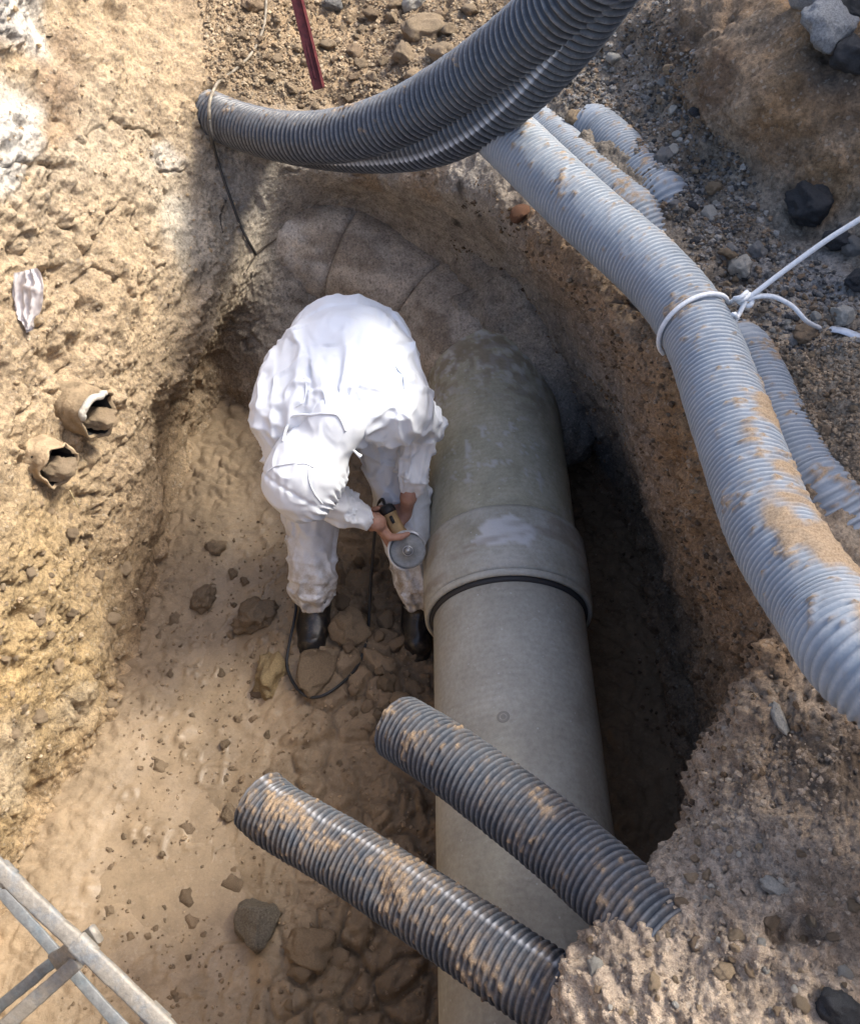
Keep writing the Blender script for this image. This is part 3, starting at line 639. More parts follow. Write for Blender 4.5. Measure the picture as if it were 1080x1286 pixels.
def conduit(name, pts, r, pitch, amp, mat, k=56, per=7, seed=0, dust_glint=0., seam=None, film=.0, fill=None, dents=(), wall=.006, sharp=1.6, bell=0., clip=None):
    pts = np.asarray(pts, float); _, L = spline(pts, 50)
    n = int(L / pitch * per); C, L = spline(pts, n); T, Nn, B = frames(C)
    s = np.linspace(0, L, n); ph = s / pitch
    crest = (.5 + .5 * np.cos(2 * np.pi * ph)) ** (1 / sharp)
    th = np.linspace(0, 2*np.pi, k, endpoint=False)
    dirv = np.cos(th)[None, :, None] * Nn[:, None] + np.sin(th)[None, :, None] * B[:, None]
    flat = dirv.reshape(-1, 3); base = np.repeat(C[:, :3], k, 0)
    out = base + flat * r
    upz = flat[:, 2]; nb = fbm(out * 11, 4, seed + 1); nf = fbm(out * 60, 3, seed + 2)
    ridge = np.repeat(crest, k)
    dirt = np.clip(sstep(.12, .36, nb + .5 * (upz - .75) + dust_glint + .75 * nf), 0, 1)
    dirt = np.clip(dirt + .75 * sstep(.22, .42, nf + .28 * (upz - .8) + .35 * dust_glint) * (1 - .6 * ridge), 0, 1)
    nx = fbm(out * 150, 2, seed + 4); dirt = np.maximum(dirt, film * sstep(-.1, .9, upz) * np.clip(.55 + 1.1 * nb + .9 * nf, 0, 1.3)); dirt *= .35 + .65 * sstep(-.3, .25, nx)
    if fill is not None: dirt = np.clip(dirt + fill(out, flat), 0, 1)
    rad = r - amp * (1 - ridge); level = r - amp * .2 + .010 * nf + .004 * nb
    rad = np.where(dirt > .02, rad * (1 - dirt) + np.maximum(rad, level) * dirt, rad)
    for c_, w_, dp in dents:
        rad -= dp * np.exp(-(np.linalg.norm(out - np.array(c_), axis=1) / w_) ** 2)
    rad = rad + .0012 * vnoise(out * 60, seed + 5) * ridge
    sm = np.zeros(len(out))
    if seam is not None:
        h = n // 2; vv_ = np.array([0, 0, CAM_H]) - C[h, :3]; off, want = seam; opts = []
        for s_ in (-1, 1):
            f0 = math.atan2(vv_ @ B[h], vv_ @ Nn[h]) + s_ * off; pt = C[h, :3] + r * (math.cos(f0) * Nn[h] + math.sin(f0) * B[h]); opts.append((project(pt)[1], f0))
        seam = (max(opts) if want == 'down' else min(opts))[1]
        a = np.tile(th, n); dlt = np.abs((a - seam + np.pi) % (2*np.pi) - np.pi); sm = (1 - .9 * film) * sstep(.12, .05, dlt) * (.15 + .85 * ridge) * (1 - .7 * dirt); rad += .0015 * sstep(.1, .03, dlt)
    V = base + flat * rad[:, None]
    # torn, slightly uneven mouth and a wall thickness that shows at the open end
    nw = 8; inner = []
    e0 = V[:k] ; jag = .004 * vnoise(flat[:k] * 5, seed + 9); V[:k] += T[0] * jag[:, None]
    for q in range(nw): inner.append(C[q * 3, :3] + dirv[q * 3] * (r - amp - wall) + (T[0] * jag[:, None] if q == 0 else 0))
    I = np.concatenate(inner[::-1]); V = np.concatenate([I, V])
    z = np.zeros(len(I))
    F = ring_faces(n + nw, k)
    return make_mesh(name, V, F, mat, attrs={'dirt': np.append(z, dirt), 'ridge': np.append(z, sstep(.45, .95, ridge)), 'seam': np.append(z, sm)})
def A_(*q): return [at(a, b, depth=c) for a, b, c in q]
hose1 = conduit('corrugated_conduit', A_((240,132,3.86),(262,142,3.76),(300,158,3.62),(360,172,3.40),(430,170,3.18),(500,149,2.95),(570,111,2.72),(640,62,2.48),(700,10,2.28),(760,-48,2.10)), .094, .0265, .013, BLK, k=64, seed=1, film=.12, dust_glint=-.45, sharp=.9)
tag(hose1, 'black corrugated conduit arching over the back of the pit, the upper one', 'conduit', 'cut black conduits at the back')
hose2 = conduit('corrugated_conduit', A_((330,168,3.72),(380,178,3.52),(450,184,3.28),(530,177,3.03),(592,152,2.82),(648,110,2.62),(695,62,2.44),(735,12,2.28),(785,-60,2.10)), .094, .0265, .013, BLK, k=64, seed=2, dust_glint=-.6, sharp=.9, seam=(.55, 'down'))
tag(hose2, 'black corrugated conduit with a pale seam line, tucked under the upper arching one', 'conduit', 'cut black conduits at the back')
zs = lambda q: [at(a, b, z=c) for a, b, c in q]
grey1 = conduit('corrugated_conduit', zs([(590,128,1.70),(645,180,1.70),(730,262,1.68),(822,345,1.665),(876,418,1.66),(918,530,1.665),(968,662,1.70),(1034,764,1.76),(1110,852,1.83)]) + [np.array([1.02, .52, 1.80]), np.array([1.22, .12, 1.74]), np.array([1.45, -.25, 1.62])], .095, .0142, .0080, GRY, k=56, per=6, sharp=1.1, seed=3, film=.16, dust_glint=-.20,
   fill=lambda P, n: .95 * sstep(-.15, .25, fbm(P * 9, 3, 55) + .9 * (n[:, 2] - .62) + .55 * n[:, 0] - .9 * (P[:, 1] - .95)) * (P[:, 1] < 1.6))
tag(grey1, 'pale grey corrugated conduit tied with white rope along the pit edge', 'conduit', 'grey conduits on the right ledge')
def buried(name, pix, dz, r, lab, seed, dust_glint=-.2):
    pts = []
    for a, b in pix: p, _ = on_surface(a, b, 9); pts.append(p + np.array([0, 0, dz]))
    P_, _ = spline(pts, 12); P_[1:-1] = (P_[:-2] + 2 * P_[1:-1] + P_[2:]) / 4
    P_[0, :2] += 0; z_ = np.polyval(np.polyfit(np.arange(12), P_[:, 2], 2), np.arange(12)); P_[:, 2] = z_; P_[0, 2] -= .17; P_[1, 2] -= .05; P_[-1, 2] -= .17; P_[-2, 2] -= .05
    o = conduit(name, P_, r, .0142, .0080, GRY, k=48, per=6, sharp=1.1, seed=seed, dust_glint=dust_glint); tag(o, lab, 'conduit', 'grey conduits on the right ledge'); return o
buried('corrugated_conduit', [(640,120),(690,160),(750,208),(810,262),(850,312)], -.052, .085, 'blue-grey corrugated conduit half buried just behind the roped one', 4)
buried('corrugated_conduit', [(905,380),(945,450),(990,535),(1040,610),(1110,668)], -.048, .085, 'blue-grey corrugated conduit half buried in sand right of the roped one', 5, -.14)
buried('corrugated_conduit', [(718,120),(760,152),(805,190),(845,235),(870,265)], -.068, .085, 'blue-grey corrugated conduit almost buried in gravel, farthest from the pit', 6, -.2)
cut1 = conduit('corrugated_conduit', A_((503,914,2.38),(560,951,2.25),(650,1018,2.09),(720,1074,1.98),(778,1126,1.88),(840,1186,1.78)), .089, .0170, .0080, BLK_OLD, k=60, seed=7, film=.26, dust_glint=-.26, sharp=1.6)
tag(cut1, 'cut black corrugated conduit crossing over the big pipe, nearer the collar', 'conduit', 'cut black conduits in front')
cut2 = conduit('corrugated_conduit', A_((326,1006,2.44),(350,1026,2.40),(420,1066,2.30),(490,1112,2.19),(560,1158,2.08),(630,1206,1.98),(700,1252,1.90),(770,1300,1.83)), .089, .0170, .0076, BLK_OLD, k=60, seed=8, film=.42, dust_glint=-.12, sharp=1.5, seam=(.65, 'up'),
   dents=[(tuple(at(395,1030,2.24)), .07, .022), (tuple(at(476,1118,2.1)), .03, .014)])
tag(cut2, 'mud-caked cut black corrugated conduit, the lowest one in front', 'conduit', 'cut black conduits in front')
# ------------------------------------------------------------------ angle grinder frame (shared with the hands)
v3 = lambda *a: np.array(a, float)
def unit(v): return v / np.linalg.norm(v)
GC = v3(-.082, 1.915, .515)                       # centre of the cutting disc
Gn = unit(v3(.02, -.58, .81)); Ga = v3(-.45, .70, .55); Ga = unit(Ga - Gn * (Ga @ Gn)); Gp = np.cross(Ga, Gn); Gp = Gp if Gp[0] > 0 else -Gp
g_at = lambda t: GC + Ga * t - Gn * .035

# ------------------------------------------------------------------ the worker
def cloth(name, col, dirtcol):
    m, nt, b = nodes_of(name, .72, col, spec=.3)
    n1 = noise_node(nt, 18, 6, .7); n2 = noise_node(nt, 260, 2, .5); n3 = noise_node(nt, 60, 4, .7)
    d = attr_node(nt, 'dirt'); r1 = ramp(nt, n1.outputs[0], [(.38, 0.), (.62, 1.)])
    mm = N_(nt, 'ShaderNodeMath', operation='MULTIPLY'); nt.links.new(d.outputs['Fac'], mm.inputs[0]); nt.links.new(r1.outputs[0], mm.inputs[1])
    c = mix(nt, mm.outputs[0], col, dirtcol)
    sp = ramp(nt, n3.outputs[0], [(.70, 0.), (.74, 1.)]); m2 = N_(nt, 'ShaderNodeMath', operation='MULTIPLY'); nt.links.new(sp.outputs[0], m2.inputs[0]); nt.links.new(d.outputs['Fac'], m2.inputs[1])
    c = mix(nt, m2.outputs[0], c, (.10, .085, .07)); nt.links.new(c, b.inputs['Base Color'])
    mp = N_(nt, 'ShaderNodeMapping'); mp.inputs['Scale'].default_value = (1.0, .45, .7); nt.links.new(nt.nodes['tc'].outputs['Object'], mp.inputs['Vector'])
    rg = N_(nt, 'ShaderNodeTexNoise', noise_type='RIDGED_MULTIFRACTAL'); rg.inputs['Scale'].default_value = 13; rg.inputs['Detail'].default_value = 3; rg.inputs['Distortion'].default_value = .8; nt.links.new(mp.outputs[0], rg.inputs['Vector'])
    b0 = bump(nt, b, rg.outputs[0], .8, .014); b1 = bump(nt, b, n3.outputs[0], .10, .004, b0); bump(nt, b, n2.outputs[0], .12, .001, b1)
    return m
SUIT = cloth('coverall_fabric', (.74, .755, .775), (.33, .27, .20))
m_, nt, b = nodes_of('skin', .55, (.40, .215, .15), spec=.4); b.inputs['Subsurface Weight'].default_value = .08; b.inputs['Subsurface Radius'].default_value = (.01, .004, .002)
n1 = noise_node(nt, 45, 4, .6); r1 = ramp(nt, n1.outputs[0], [(.3, (.33, .165, .11)), (.7, (.45, .26, .19))]); nt.links.new(r1.outputs[0], b.inputs['Base Color']); bump(nt, b, noise_node(nt, 160, 3, .6).outputs[0], .2, .002)
SKIN = m_
m_, nt, b = nodes_of('boot_rubber', .35, (.012, .012, .013), spec=.5); n1 = noise_node(nt, 25, 5, .7); r1 = ramp(nt, n1.outputs[0], [(.5, (.012, .012, .013)), (.72, (.10, .075, .05))]); nt.links.new(r1.outputs[0], b.inputs['Base Color']); BOOT = m_

pel = v3(-.29, 2.44, 1.05); chest = v3(-.29, 2.19, 1.07); neck = v3(-.31, 2.03, 1.08); head = v3(-.41, 1.905, .955)
fdir = unit(v3(.55, -.10, -.80))                   # where the face looks: at the disc
shR, shL = v3(-.485, 2.10, 1.05), v3(-.115, 2.11, 1.06)
elR, elL = v3(-.485, 1.985, .80), v3(-.035, 2.215, .875)
wrR, wrL = v3(-.192, 1.972, .612), v3(-.080, 2.075, .635)
hpR, hpL = v3(-.385, 2.40, .93), v3(-.20, 2.40, .93)
knR, knL = v3(-.455, 2.12, .50), v3(-.115, 2.20, .50)
anR, anL = v3(-.470, 1.93, .235), v3(-.052, 1.93, .235)

def hand(S, wrist, fd, pn, side, curls, thumb, sc=1.):
    fd = unit(fd); pn = unit(pn - fd * (pn @ fd)); lat = np.cross(fd, pn) * side
    palm = .092 * sc
    for i, (lo, ln, ro) in enumerate(((.031, .95, .0), (.011, 1.05, .004), (-.010, .97, .001), (-.029, .78, -.008))):
        kn = wrist + fd * (palm + ro * sc) + lat * lo * sc
        S.cone(wrist + lat * lo * .55 * sc + fd * .01, kn, .0165 * sc, .0125 * sc, .014)
        p, ang = kn, 0.
        for ph, (L_, r0, r1) in enumerate(((.043, .0110, .0098), (.027, .0098, .0088), (.021, .0088, .0070))):
            ang += math.radians(curls[i][ph]); d = fd * math.cos(ang) + pn * math.sin(ang)
            q = p + d * L_ * ln * sc; S.cone(p, q, r0 * sc, r1 * sc, .004); p = q
    t0 = wrist + fd * .022 * sc + lat * .022 * sc; d1 = unit(thumb[0][0] * fd + thumb[0][1] * lat + thumb[0][2] * pn); d2 = unit(thumb[1][0] * fd + thumb[1][1] * lat + thumb[1][2] * pn); d3 = unit(thumb[2][0] * fd + thumb[2][1] * lat + thumb[2][2] * pn)
    a = t0 + d1 * .042 * sc; b_ = a + d2 * .034 * sc; c = b_ + d3 * .027 * sc
    S.cone(t0, a, .017 * sc, .0135 * sc, .012); S.cone(a, b_, .0125 * sc, .0112 * sc, .004); S.cone(b_, c, .0112 * sc, .0085 * sc, .004)

S = SDF((-.68, 1.70, .02), (.10, 2.66, 1.26), .0056)
# trunk, limbs, head of the body under the clothes
S.ell(pel, (.155, .11, .11), k=.05); S.chain([(pel, .12), (v3(-.29, 2.32, 1.07), .12), (chest, .13), (v3(-.30, 2.08, 1.06), .10)], .05)
S.chain([(neck + v3(0, .04, 0), .06), (neck, .055), (head + v3(.03, .02, .05), .06)], .03)
for sh, el, wr in ((shR, elR, wrR), (shL, elL, wrL)):
    S.cone(chest + (sh - chest) * .4, sh, .09, .058, .04); S.cone(sh, el, .052, .040, .02); S.cone(el, el + (wr - el) * .35, .041, .040, .02); S.cone(el + (wr - el) * .35, wr, .040, .027, .02)
for hp, kn, an in ((hpR, knR, anR), (hpL, knL, anL)):
    S.cone(hp, kn, .082, .055, .04); S.cone(kn, kn + (an - kn) * .35, .055, .056, .02); S.cone(kn + (an - kn) * .35, an + v3(0, 0, -.10), .056, .038, .02)
    S.cone(an + v3(0, .02, -.15), an + v3(0, -.12, -.15), .035, .03, .02)
crown = unit(head - neck); crown = unit(crown - fdir * (crown @ fdir)); ear = np.cross(crown, fdir)
S.ell(head, (.076, .098, .115), axes=[ear, fdir, crown], k=.02)
S.ell(head + fdir * .045 - crown * .055, (.055, .05, .055), axes=[ear, fdir, crown], k=.03)          # jaw
S.cone(head + fdir * .092 + crown * .005, head + fdir * .113 - crown * .028, .009, .013, .010)        # nose
S.cone(head + fdir * .088 - crown * .062 - ear * .018, head + fdir * .088 - crown * .062 + ear * .018, .008, .008, .006)   # lips
for s_ in (-1, 1):
    S.ell(head + fdir * .088 + ear * .033 * s_ + crown * .012, (.017, .012, .013), axes=[ear, fdir, crown], k=.004, cut=True)
    S.ell(head + fdir * .078 + ear * .033 * s_ + crown * .012, (.013, .013, .012), axes=[ear, fdir, crown], k=.004)
    S.cone(head + fdir * .090 + ear * .018 * s_ + crown * .030, head + fdir * .082 + ear * .048 * s_ + crown * .028, .007, .006, .008)
    S.ell(head + ear * .079 * s_ - crown * .005, (.012, .022, .033), axes=[ear, fdir, crown], k=.008)
# right hand wraps the housing, left hand holds the tail from behind
fR = unit(-.60 * Gn - .80 * Ga); hand(S, g_at(.100) - Gp * .050 - fR * .062, fR, Gp, 1 if np.cross(fR, Gp) @ Gn > 0 else -1,
     ((50, 62, 40), (58, 66, 40), (62, 68, 42), (66, 66, 40)), ((.35, .75, .25), (.25, .35, .85), (.15, -.1, 1.)), 1.14)
fL = unit(-.92 * Gp + .25 * Ga); hand(S, g_at(.150) - Gn * .046 - fL * .060, fL, Gn, 1 if np.cross(fL, Gn) @ Ga < 0 else -1,
     ((42, 58, 40), (46, 62, 40), (50, 62, 42), (52, 60, 40)), ((.30, .80, .20), (.3, .45, .8), (.1, .1, 1.)), 1.14)
S.cone(wrR, g_at(.100) - Gp * .050 - fR * .062, .029, .024, .02); S.cone(wrL, g_at(.150) - Gn * .046 - fL * .060, .029, .024, .02)
bv, bf = S.mesh(); bv = relax(bv, bf, 1, .4)
person = make_mesh('person', bv, bf, SKIN)
tag(person, 'worker in a hooded white coverall bending over the big pipe with a grinder', 'person')

# coverall
bones = []
LO_, HI_ = (-.76, 1.70, .10), (.16, 2.74, 1.38)
S = SDF(LO_, HI_, .0062); S2 = SDF(LO_, HI_, .0062)
def bone(S, a, b, ra, rb, k=.04, flat=None):
    bones.append((np.array(a, float), np.array(b, float))); S.cone(a, b, ra, rb, k, flat)
S.ell(pel, (.205, .165, .165), k=.05)
bone(S, pel, v3(-.29, 2.30, 1.095), .165, .165, .06, ((1, 0, 0), 1.22)); bone(S, v3(-.29, 2.30, 1.095), v3(-.30, 2.12, 1.075), .160, .130, .06, ((1, 0, 0), 1.45))
S.ell(v3(-.30, 2.22, 1.085), (.275, .21, .135), k=.07)
S.ell(v3(-.305, 2.13, 1.085), (.27, .15, .125), k=.06)
S.cone(v3(-.30, 2.10, 1.08), neck + v3(-.01, -.02, .005), .115, .075, .05)
for sh, el, wr in ((shR, elR, wrR), (shL, elL, wrL)):
    S2.cone(chest + (sh - chest) * .55, sh, .115, .105, .06)
    bone(S2, sh, el, .104, .074, .03); bone(S2, el, el + (wr - el) * .6, .078, .060, .03); bone(S2, el + (wr - el) * .6, wr + (el - wr) * .20, .060, .047, .02)
S2.ell(shR + v3(-.005, .03, .0), (.115, .13, .105), k=.05); S2.ell(shL + v3(.0, .05, .0), (.11, .14, .105), k=.05)
for hp, kn, an in ((hpR, knR, anR), (hpL, knL, anL)):
    bone(S, hp, kn, .145, .106, .05); bone(S, kn, an + v3(0, .01, .02), .104, .090, .03); bone(S, an + v3(0, .01, .02), an + v3(0, 0, -.035), .090, .074, .02)
gx = np.stack(np.meshgrid(*[S.lo[q_] + S.h * np.arange(S.n[q_]) for q_ in range(3)], indexing='ij'), -1).astype(np.float32)
kk = (.005 + .075 * np.maximum(sstep(.20, .08, np.linalg.norm(gx - (shR + v3(.05, .06, 0)), axis=-1)), sstep(.20, .08, np.linalg.norm(gx - (shL + v3(-.05, .06, 0)), axis=-1)))).astype(np.float32)
hh = np.clip(.5 + .5 * (S.D - S2.D) / kk, 0, 1); S.D = S.D * (1 - hh) + S2.D * hh - kk * hh * (1 - hh); del gx, kk, hh
cv, cf = S.mesh(); cv = relax(cv, cf, 2)
for _ in range(1):                                     # one finer level so that creases hold
    e = {}
cn = vnormals(cv, cf)
best = np.full(len(cv), 9.); sa = np.zeros(len(cv)); bid = np.zeros(len(cv), int); rd = np.zeros_like(cv)
for i, (a, b_) in enumerate(bones):
    ab = b_ - a; t = np.clip(((cv - a) @ ab) / (ab @ ab), -.15, 1.15); q = cv - (a + t[:, None] * ab); d = np.linalg.norm(q, axis=1)
    m = d < best; best[m] = d[m]; sa[m] = (t * np.linalg.norm(ab))[m]; bid[m] = i; rd[m] = (q / (d[:, None] + 1e-9))[m]
limb = bid >= 2
lowf = fbm(cv * 7, 3, 4)
def ridged(Pn, s): a_ = 1 - np.minimum(1, np.abs(vnoise(Pn, s)) * 2.2); return a_ ** 1.3 * 1.5 - .5
wl = ridged(np.stack([(sa + .07 * lowf) * 13, rd[:, 0] * 1.0 + bid * 3.1, rd[:, 2] * 1.0 + .5 * lowf], 1), 7)     # rings round the limbs
wd = ridged(np.stack([(sa * 5 + 1.0 * lowf), rd[:, 0] * 1.9 + bid * 3, rd[:, 1] * 1.9], 1), 9)         # long slanting folds
axs = cv - v3(-.31, 2.03, 1.10)
fan = np.arctan2(axs[:, 0], axs[:, 1] + .15); rr_ = np.linalg.norm(axs, axis=1)
wt = ridged(np.stack([fan * 4.5 + .4 * lowf, rr_ * 2.2, cv[:, 2] * 2], 1), 17)                        # folds fanning out from the neck
wf = ridged(cv * np.array([24, 6, 10]), 21)
low = sstep(.95, .75, cv[:, 2])
disp = np.where(limb, .010 * wl * (.35 + .65 * sstep(-.2, .4, lowf + .2)) + .0085 * wd, 0) + np.where(~limb, (.014 * wt * sstep(.6, .15, rr_) + .007 * wd) , 0)
disp += .003 * wf * sstep(-.1, .4, fbm(cv * 5, 2, 33)) + .006 * lowf
cv = relax(cv + cn * disp[:, None], cf, 1, .3)
dirt = np.clip(sstep(.62, .30, cv[:, 2]) * .75 + .9 * sstep(.40, .20, cv[:, 2]) * (.5 + .5 * (cv[:, 0] > -.25)) + .55 * sstep(.10, .0, np.abs(bid - 4.) * 0 + np.minimum(np.linalg.norm(cv - wrL, axis=1), np.linalg.norm(cv - wrR, axis=1))) , 0, 1) * (.55 + .45 * sstep(-.2, .3, fbm(cv * 9, 3, 60)))
cover = make_mesh('coverall', cv, cf, SUIT, person, attrs={'dirt': dirt})
# hood, drawn up with its opening towards the work
S = SDF((-.72, 1.62, .70), (-.10, 2.25, 1.30), .006)
S.ell(head + crown * .006 - fdir * .012, (.122, .128, .142), axes=[ear, fdir, crown], k=.03)
S.ell(head + fdir * .055 + crown * .02, (.104, .085, .118), axes=[ear, fdir, crown], k=.03)
S.chain([(head - crown * .05 - fdir * .03, .108), (neck + v3(.01, .0, .022), .092), (neck + v3(.02, .075, .045), .080)], .05)
S.ell(head + fdir * .130 + crown * .0, (.066, .070, .084), axes=[ear, fdir, crown], k=.01, cut=True)
hv, hf_ = S.mesh(); hv = relax(hv, hf_, 1); hn = vnormals(hv, hf_)
q = hv - head; cf_, ce, cc = q @ fdir, q @ ear, q @ crown
ang = np.arctan2(ce, cc); gather = np.sin(ang * 26 + 3 * vnoise(hv * 20, 2)) * sstep(.03, .095, cf_)
seamr = np.exp(-((cc - .055 + .25 * (cf_ - .02)) / .006) ** 2)              # the crown panel's seam
puck = np.sin(ang * 0 + ce * 190 + 4 * vnoise(hv * 14, 6)) * np.exp(-((cc - .055 + .25 * (cf_ - .02)) / .03) ** 2)
hv = hv + hn * (.0055 * gather - .004 * seamr + .0018 * puck + .004 * fbm(hv * 10, 2, 8) + .0035 * ridged(hv * np.array([15, 6, 10]), 12))[:, None]
hood = make_mesh('hood', hv, hf_, SUIT, person, attrs={'dirt': np.zeros(len(hv)) + .04})
_pv = np.concatenate([cv, hv]); _pn = np.concatenate([vnormals(cv, cf), vnormals(hv, hf_)]); _pu, _pw, _pd = project(_pv)
def surf(px, py):                                      # the cloth met along that sight line
    m = np.flatnonzero((np.abs(_pu - px) < 4) & (np.abs(_pw - py) < 4)); j_ = m[np.argmin(_pd[m])]; return _pv[j_] + _pn[j_] * .0005
def seam_line(nm, pix, par, r_=.0030):
    try: tube(nm, [surf(x, y) for x, y in pix], r_, 6, 70, SUIT, par)
    except ValueError: pass
seam_line('crown_seam', [(333,590),(342,584),(352,580),(364,578),(376,578),(388,580),(398,584)], hood)
seam_line('side_seam', [(392,582),(391,596),(393,610),(398,624),(406,636)], hood, .0028)
seam_line('collar_hem', [(352,552),(360,538),(372,526),(388,518),(404,516),(418,520),(430,530),(437,545)], hood, .0050)
seam_line('sleeve_seam', [(494,440),(500,456),(506,470),(510,486)], cover, .0026)
seam_line('back_seam', [(384,470),(383,486),(380,500),(374,514)], cover, .0026)
rim = [head + fdir * (.098 + .006 * math.sin(5 * a)) + ear * .066 * math.cos(a) + crown * (.0 + .082 * math.sin(a)) for a in np.linspace(0, 2 * math.pi, 40)]
tube('elastic_rim', rim, [.0065 + .0018 * math.sin(11 * a) for a in range(40)], 8, 160, SUIT, hood)
tp = at(444, 566, depth=2.90)
tube('drawstring', [neck + v3(.075, .0, .03), at(436, 560, depth=2.88), at(442, 566, depth=2.89), tp], .0022, 6, 14, SUIT, hood)
tube('toggle', [tp - v3(.0, .0, -.003), tp + v3(.012, -.006, -.008), tp + v3(.024, -.012, -.016)], [.004, .005, .008], 8, 8, SUIT, hood)
for an, sx in ((anR, -.02), (anL, .02)):
    S = SDF((an[0] - .16, an[1] - .34, -.03), (an[0] + .16, an[1] + .20, .46), .007)
    f = v3(sx, -1, 0); base = v3(an[0], an[1] - .005, .02)
    S.chain([(base + v3(0, .025, .26), .070), (base + v3(0, .015, .17), .066), (base + v3(0, .01, .11), .066)], .03)
    S.chain([(base + v3(0, .035, .060), .058), (base + f * .07 + v3(0, 0, .064), .062), (base + f * .150 + v3(0, 0, .058), .056)], .03)
    S.cone(base + v3(0, .035, .028), base + f * .165 + v3(0, 0, .028), .046, .056, .01, ((0, 0, 1), .5))
    v_, f_ = S.mesh(); v_ = relax(v_, f_, 1); v_ += vnormals(v_, f_) * (.003 * ridged(v_ * np.array([10, 10, 34]), 5))[:, None]
    make_mesh('boot', v_, f_, BOOT, person)

# ------------------------------------------------------------------ angle grinder and its lead
def plain(name, col, rough, metallic=0, var=.25, sc=30, bmp=.2):
    m, nt, b = nodes_of(name, rough, col, metallic); n = noise_node(nt, sc, 5, .7)
    r_ = ramp(nt, n.outputs[0], [(.3, tuple(c * (1 - var) for c in col)), (.7, tuple(min(1, c * (1 + var)) for c in col))]); nt.links.new(r_.outputs[0], b.inputs['Base Color'])
    bump(nt, b, n.outputs[0], bmp, .003); return m
GOLD = plain('dusty_yellow_housing', (.36, .24, .115), .7); STEEL = plain('worn_steel', (.42, .43, .44), .4, .7); DISC = plain('cutting_disc_face', (.23, .235, .23), .5, .2, .2, 80); GUARD = plain('pale_guard_metal', (.55, .56, .57), .4, .3); BLKP = plain('black_plastic', (.022, .023, .025), .5)
def lathe(name, prof, c, ax, mat, k=40, arc=(0, 2*math.pi), ref=None):
    ax = unit(ax); e1 = np.cross(ax, ref if ref is not None else v3(0, 0, 1)); e1 = unit(e1); e2 = np.cross(ax, e1)
    full = abs(arc[1] - arc[0] - 2*math.pi) < 1e-6
    th = np.linspace(arc[0], arc[1], k, endpoint=not full); V = []
    for r_, h in prof: V.append(c + ax * h + r_ * (np.cos(th)[:, None] * e1 + np.sin(th)[:, None] * e2))
    n = len(prof); F = ring_faces(n, k)
    if not full: F = F[[i for i in range(len(F)) if i % k != k - 1]]
    return make_mesh(name, np.concatenate(V), F, mat)
grinder = empty('angle_grinder', tuple(GC)); tag(grinder, 'small angle grinder with yellow housing held against the pipe collar', 'angle grinder')
def UG(o, p=grinder): return under(o, grinder) if p is grinder else o
def child_of(o, p):
    bpy.context.view_layer.update(); o.parent = p; o.matrix_parent_inverse = p.matrix_world.inverted(); return o
disc = UG(lathe('disc', [(.001, .0016), (.020, .0016), (.0205, .0002), (.055, .0014), (.0665, .0016), (.067, -.0016), (.02, -.0016)], GC, Gn, DISC, 56))
child_of(lathe('flange', [(.0005, .010), (.0085, .010), (.0095, .0085), (.0095, .006), (.017, .0058), (.0195, .0045), (.0200, .001)], GC, Gn, STEEL, 32), disc)
child_of(lathe('spindle_nut', [(.0005, .0150), (.0045, .0148), (.0052, .0138), (.0052, .009)], GC, Gn, STEEL, 6), disc)
child_of(lathe('flange_ring', [(.0135, .0062), (.0140, .0072), (.0150, .0072), (.0156, .0060)], GC, Gn, BLKP, 32), disc)
UG(lathe('guard', [(.0690, .012), (.0770, .011), (.0780, -.012), (.075, -.016), (.03, -.017), (.03, -.014), (.069, -.013), (.0715, -.011), (.0700, .008), (.0690, .012)], GC, Gn, GUARD, 40, arc=(R(-150), R(55)), ref=Ga))
S = SDF(g_at(.1) - .28, g_at(.1) + .28, .0045)
S.cone(GC - Gn * .030, GC - Gn * .040 + Ga * .035, .030, .029, .015); hv, hf_ = S.mesh(); UG(make_mesh('gear_head', relax(hv, hf_, 1), hf_, STEEL))
def rod(name, a, b, prof, mat, k=28): return lathe(name, [(r_, np.linalg.norm(b - a) * t) for t, r_ in prof], a, b - a, mat, k)
UG(rod('housing', g_at(.040), g_at(.160), [(0, .001), (0, .026), (.06, .031), (.30, .032), (.36, .029), (.75, .026), (.93, .029), (1, .028), (1, .001)], GOLD))
UG(rod('tail_cap', g_at(.157), g_at(.192), [(0, .001), (0, .0295), (.3, .031), (.8, .027), (1, .016), (1, .001)], BLKP))
UG(rod('switch', g_at(.115) + Gn * .028, g_at(.145) + Gn * .028, [(0, .001), (0, .006), (.5, .007), (1, .006), (1, .001)], BLKP, 12))
def fl(px, py, dz=.022): p, _ = on_surface(px, py, 6); return p + v3(0, 0, dz)
lead_pts = [g_at(.188), g_at(.22) - Gn * .04, at(474, 640, depth=3.42), at(469, 690, depth=3.48), at(465, 740, depth=3.55), at(463, 785, depth=3.58), fl(459, 815), fl(446, 845), fl(420, 870), fl(395, 879), fl(374, 868), fl(362, 842), fl(364, 812), fl(369, 785), fl(372, 762), fl(365, 735)]
lead = tube('power_lead', lead_pts, .0062, 8, 150, BLKP); tag(lead, 'black power lead hanging from the grinder and looping on the mud', 'power lead')
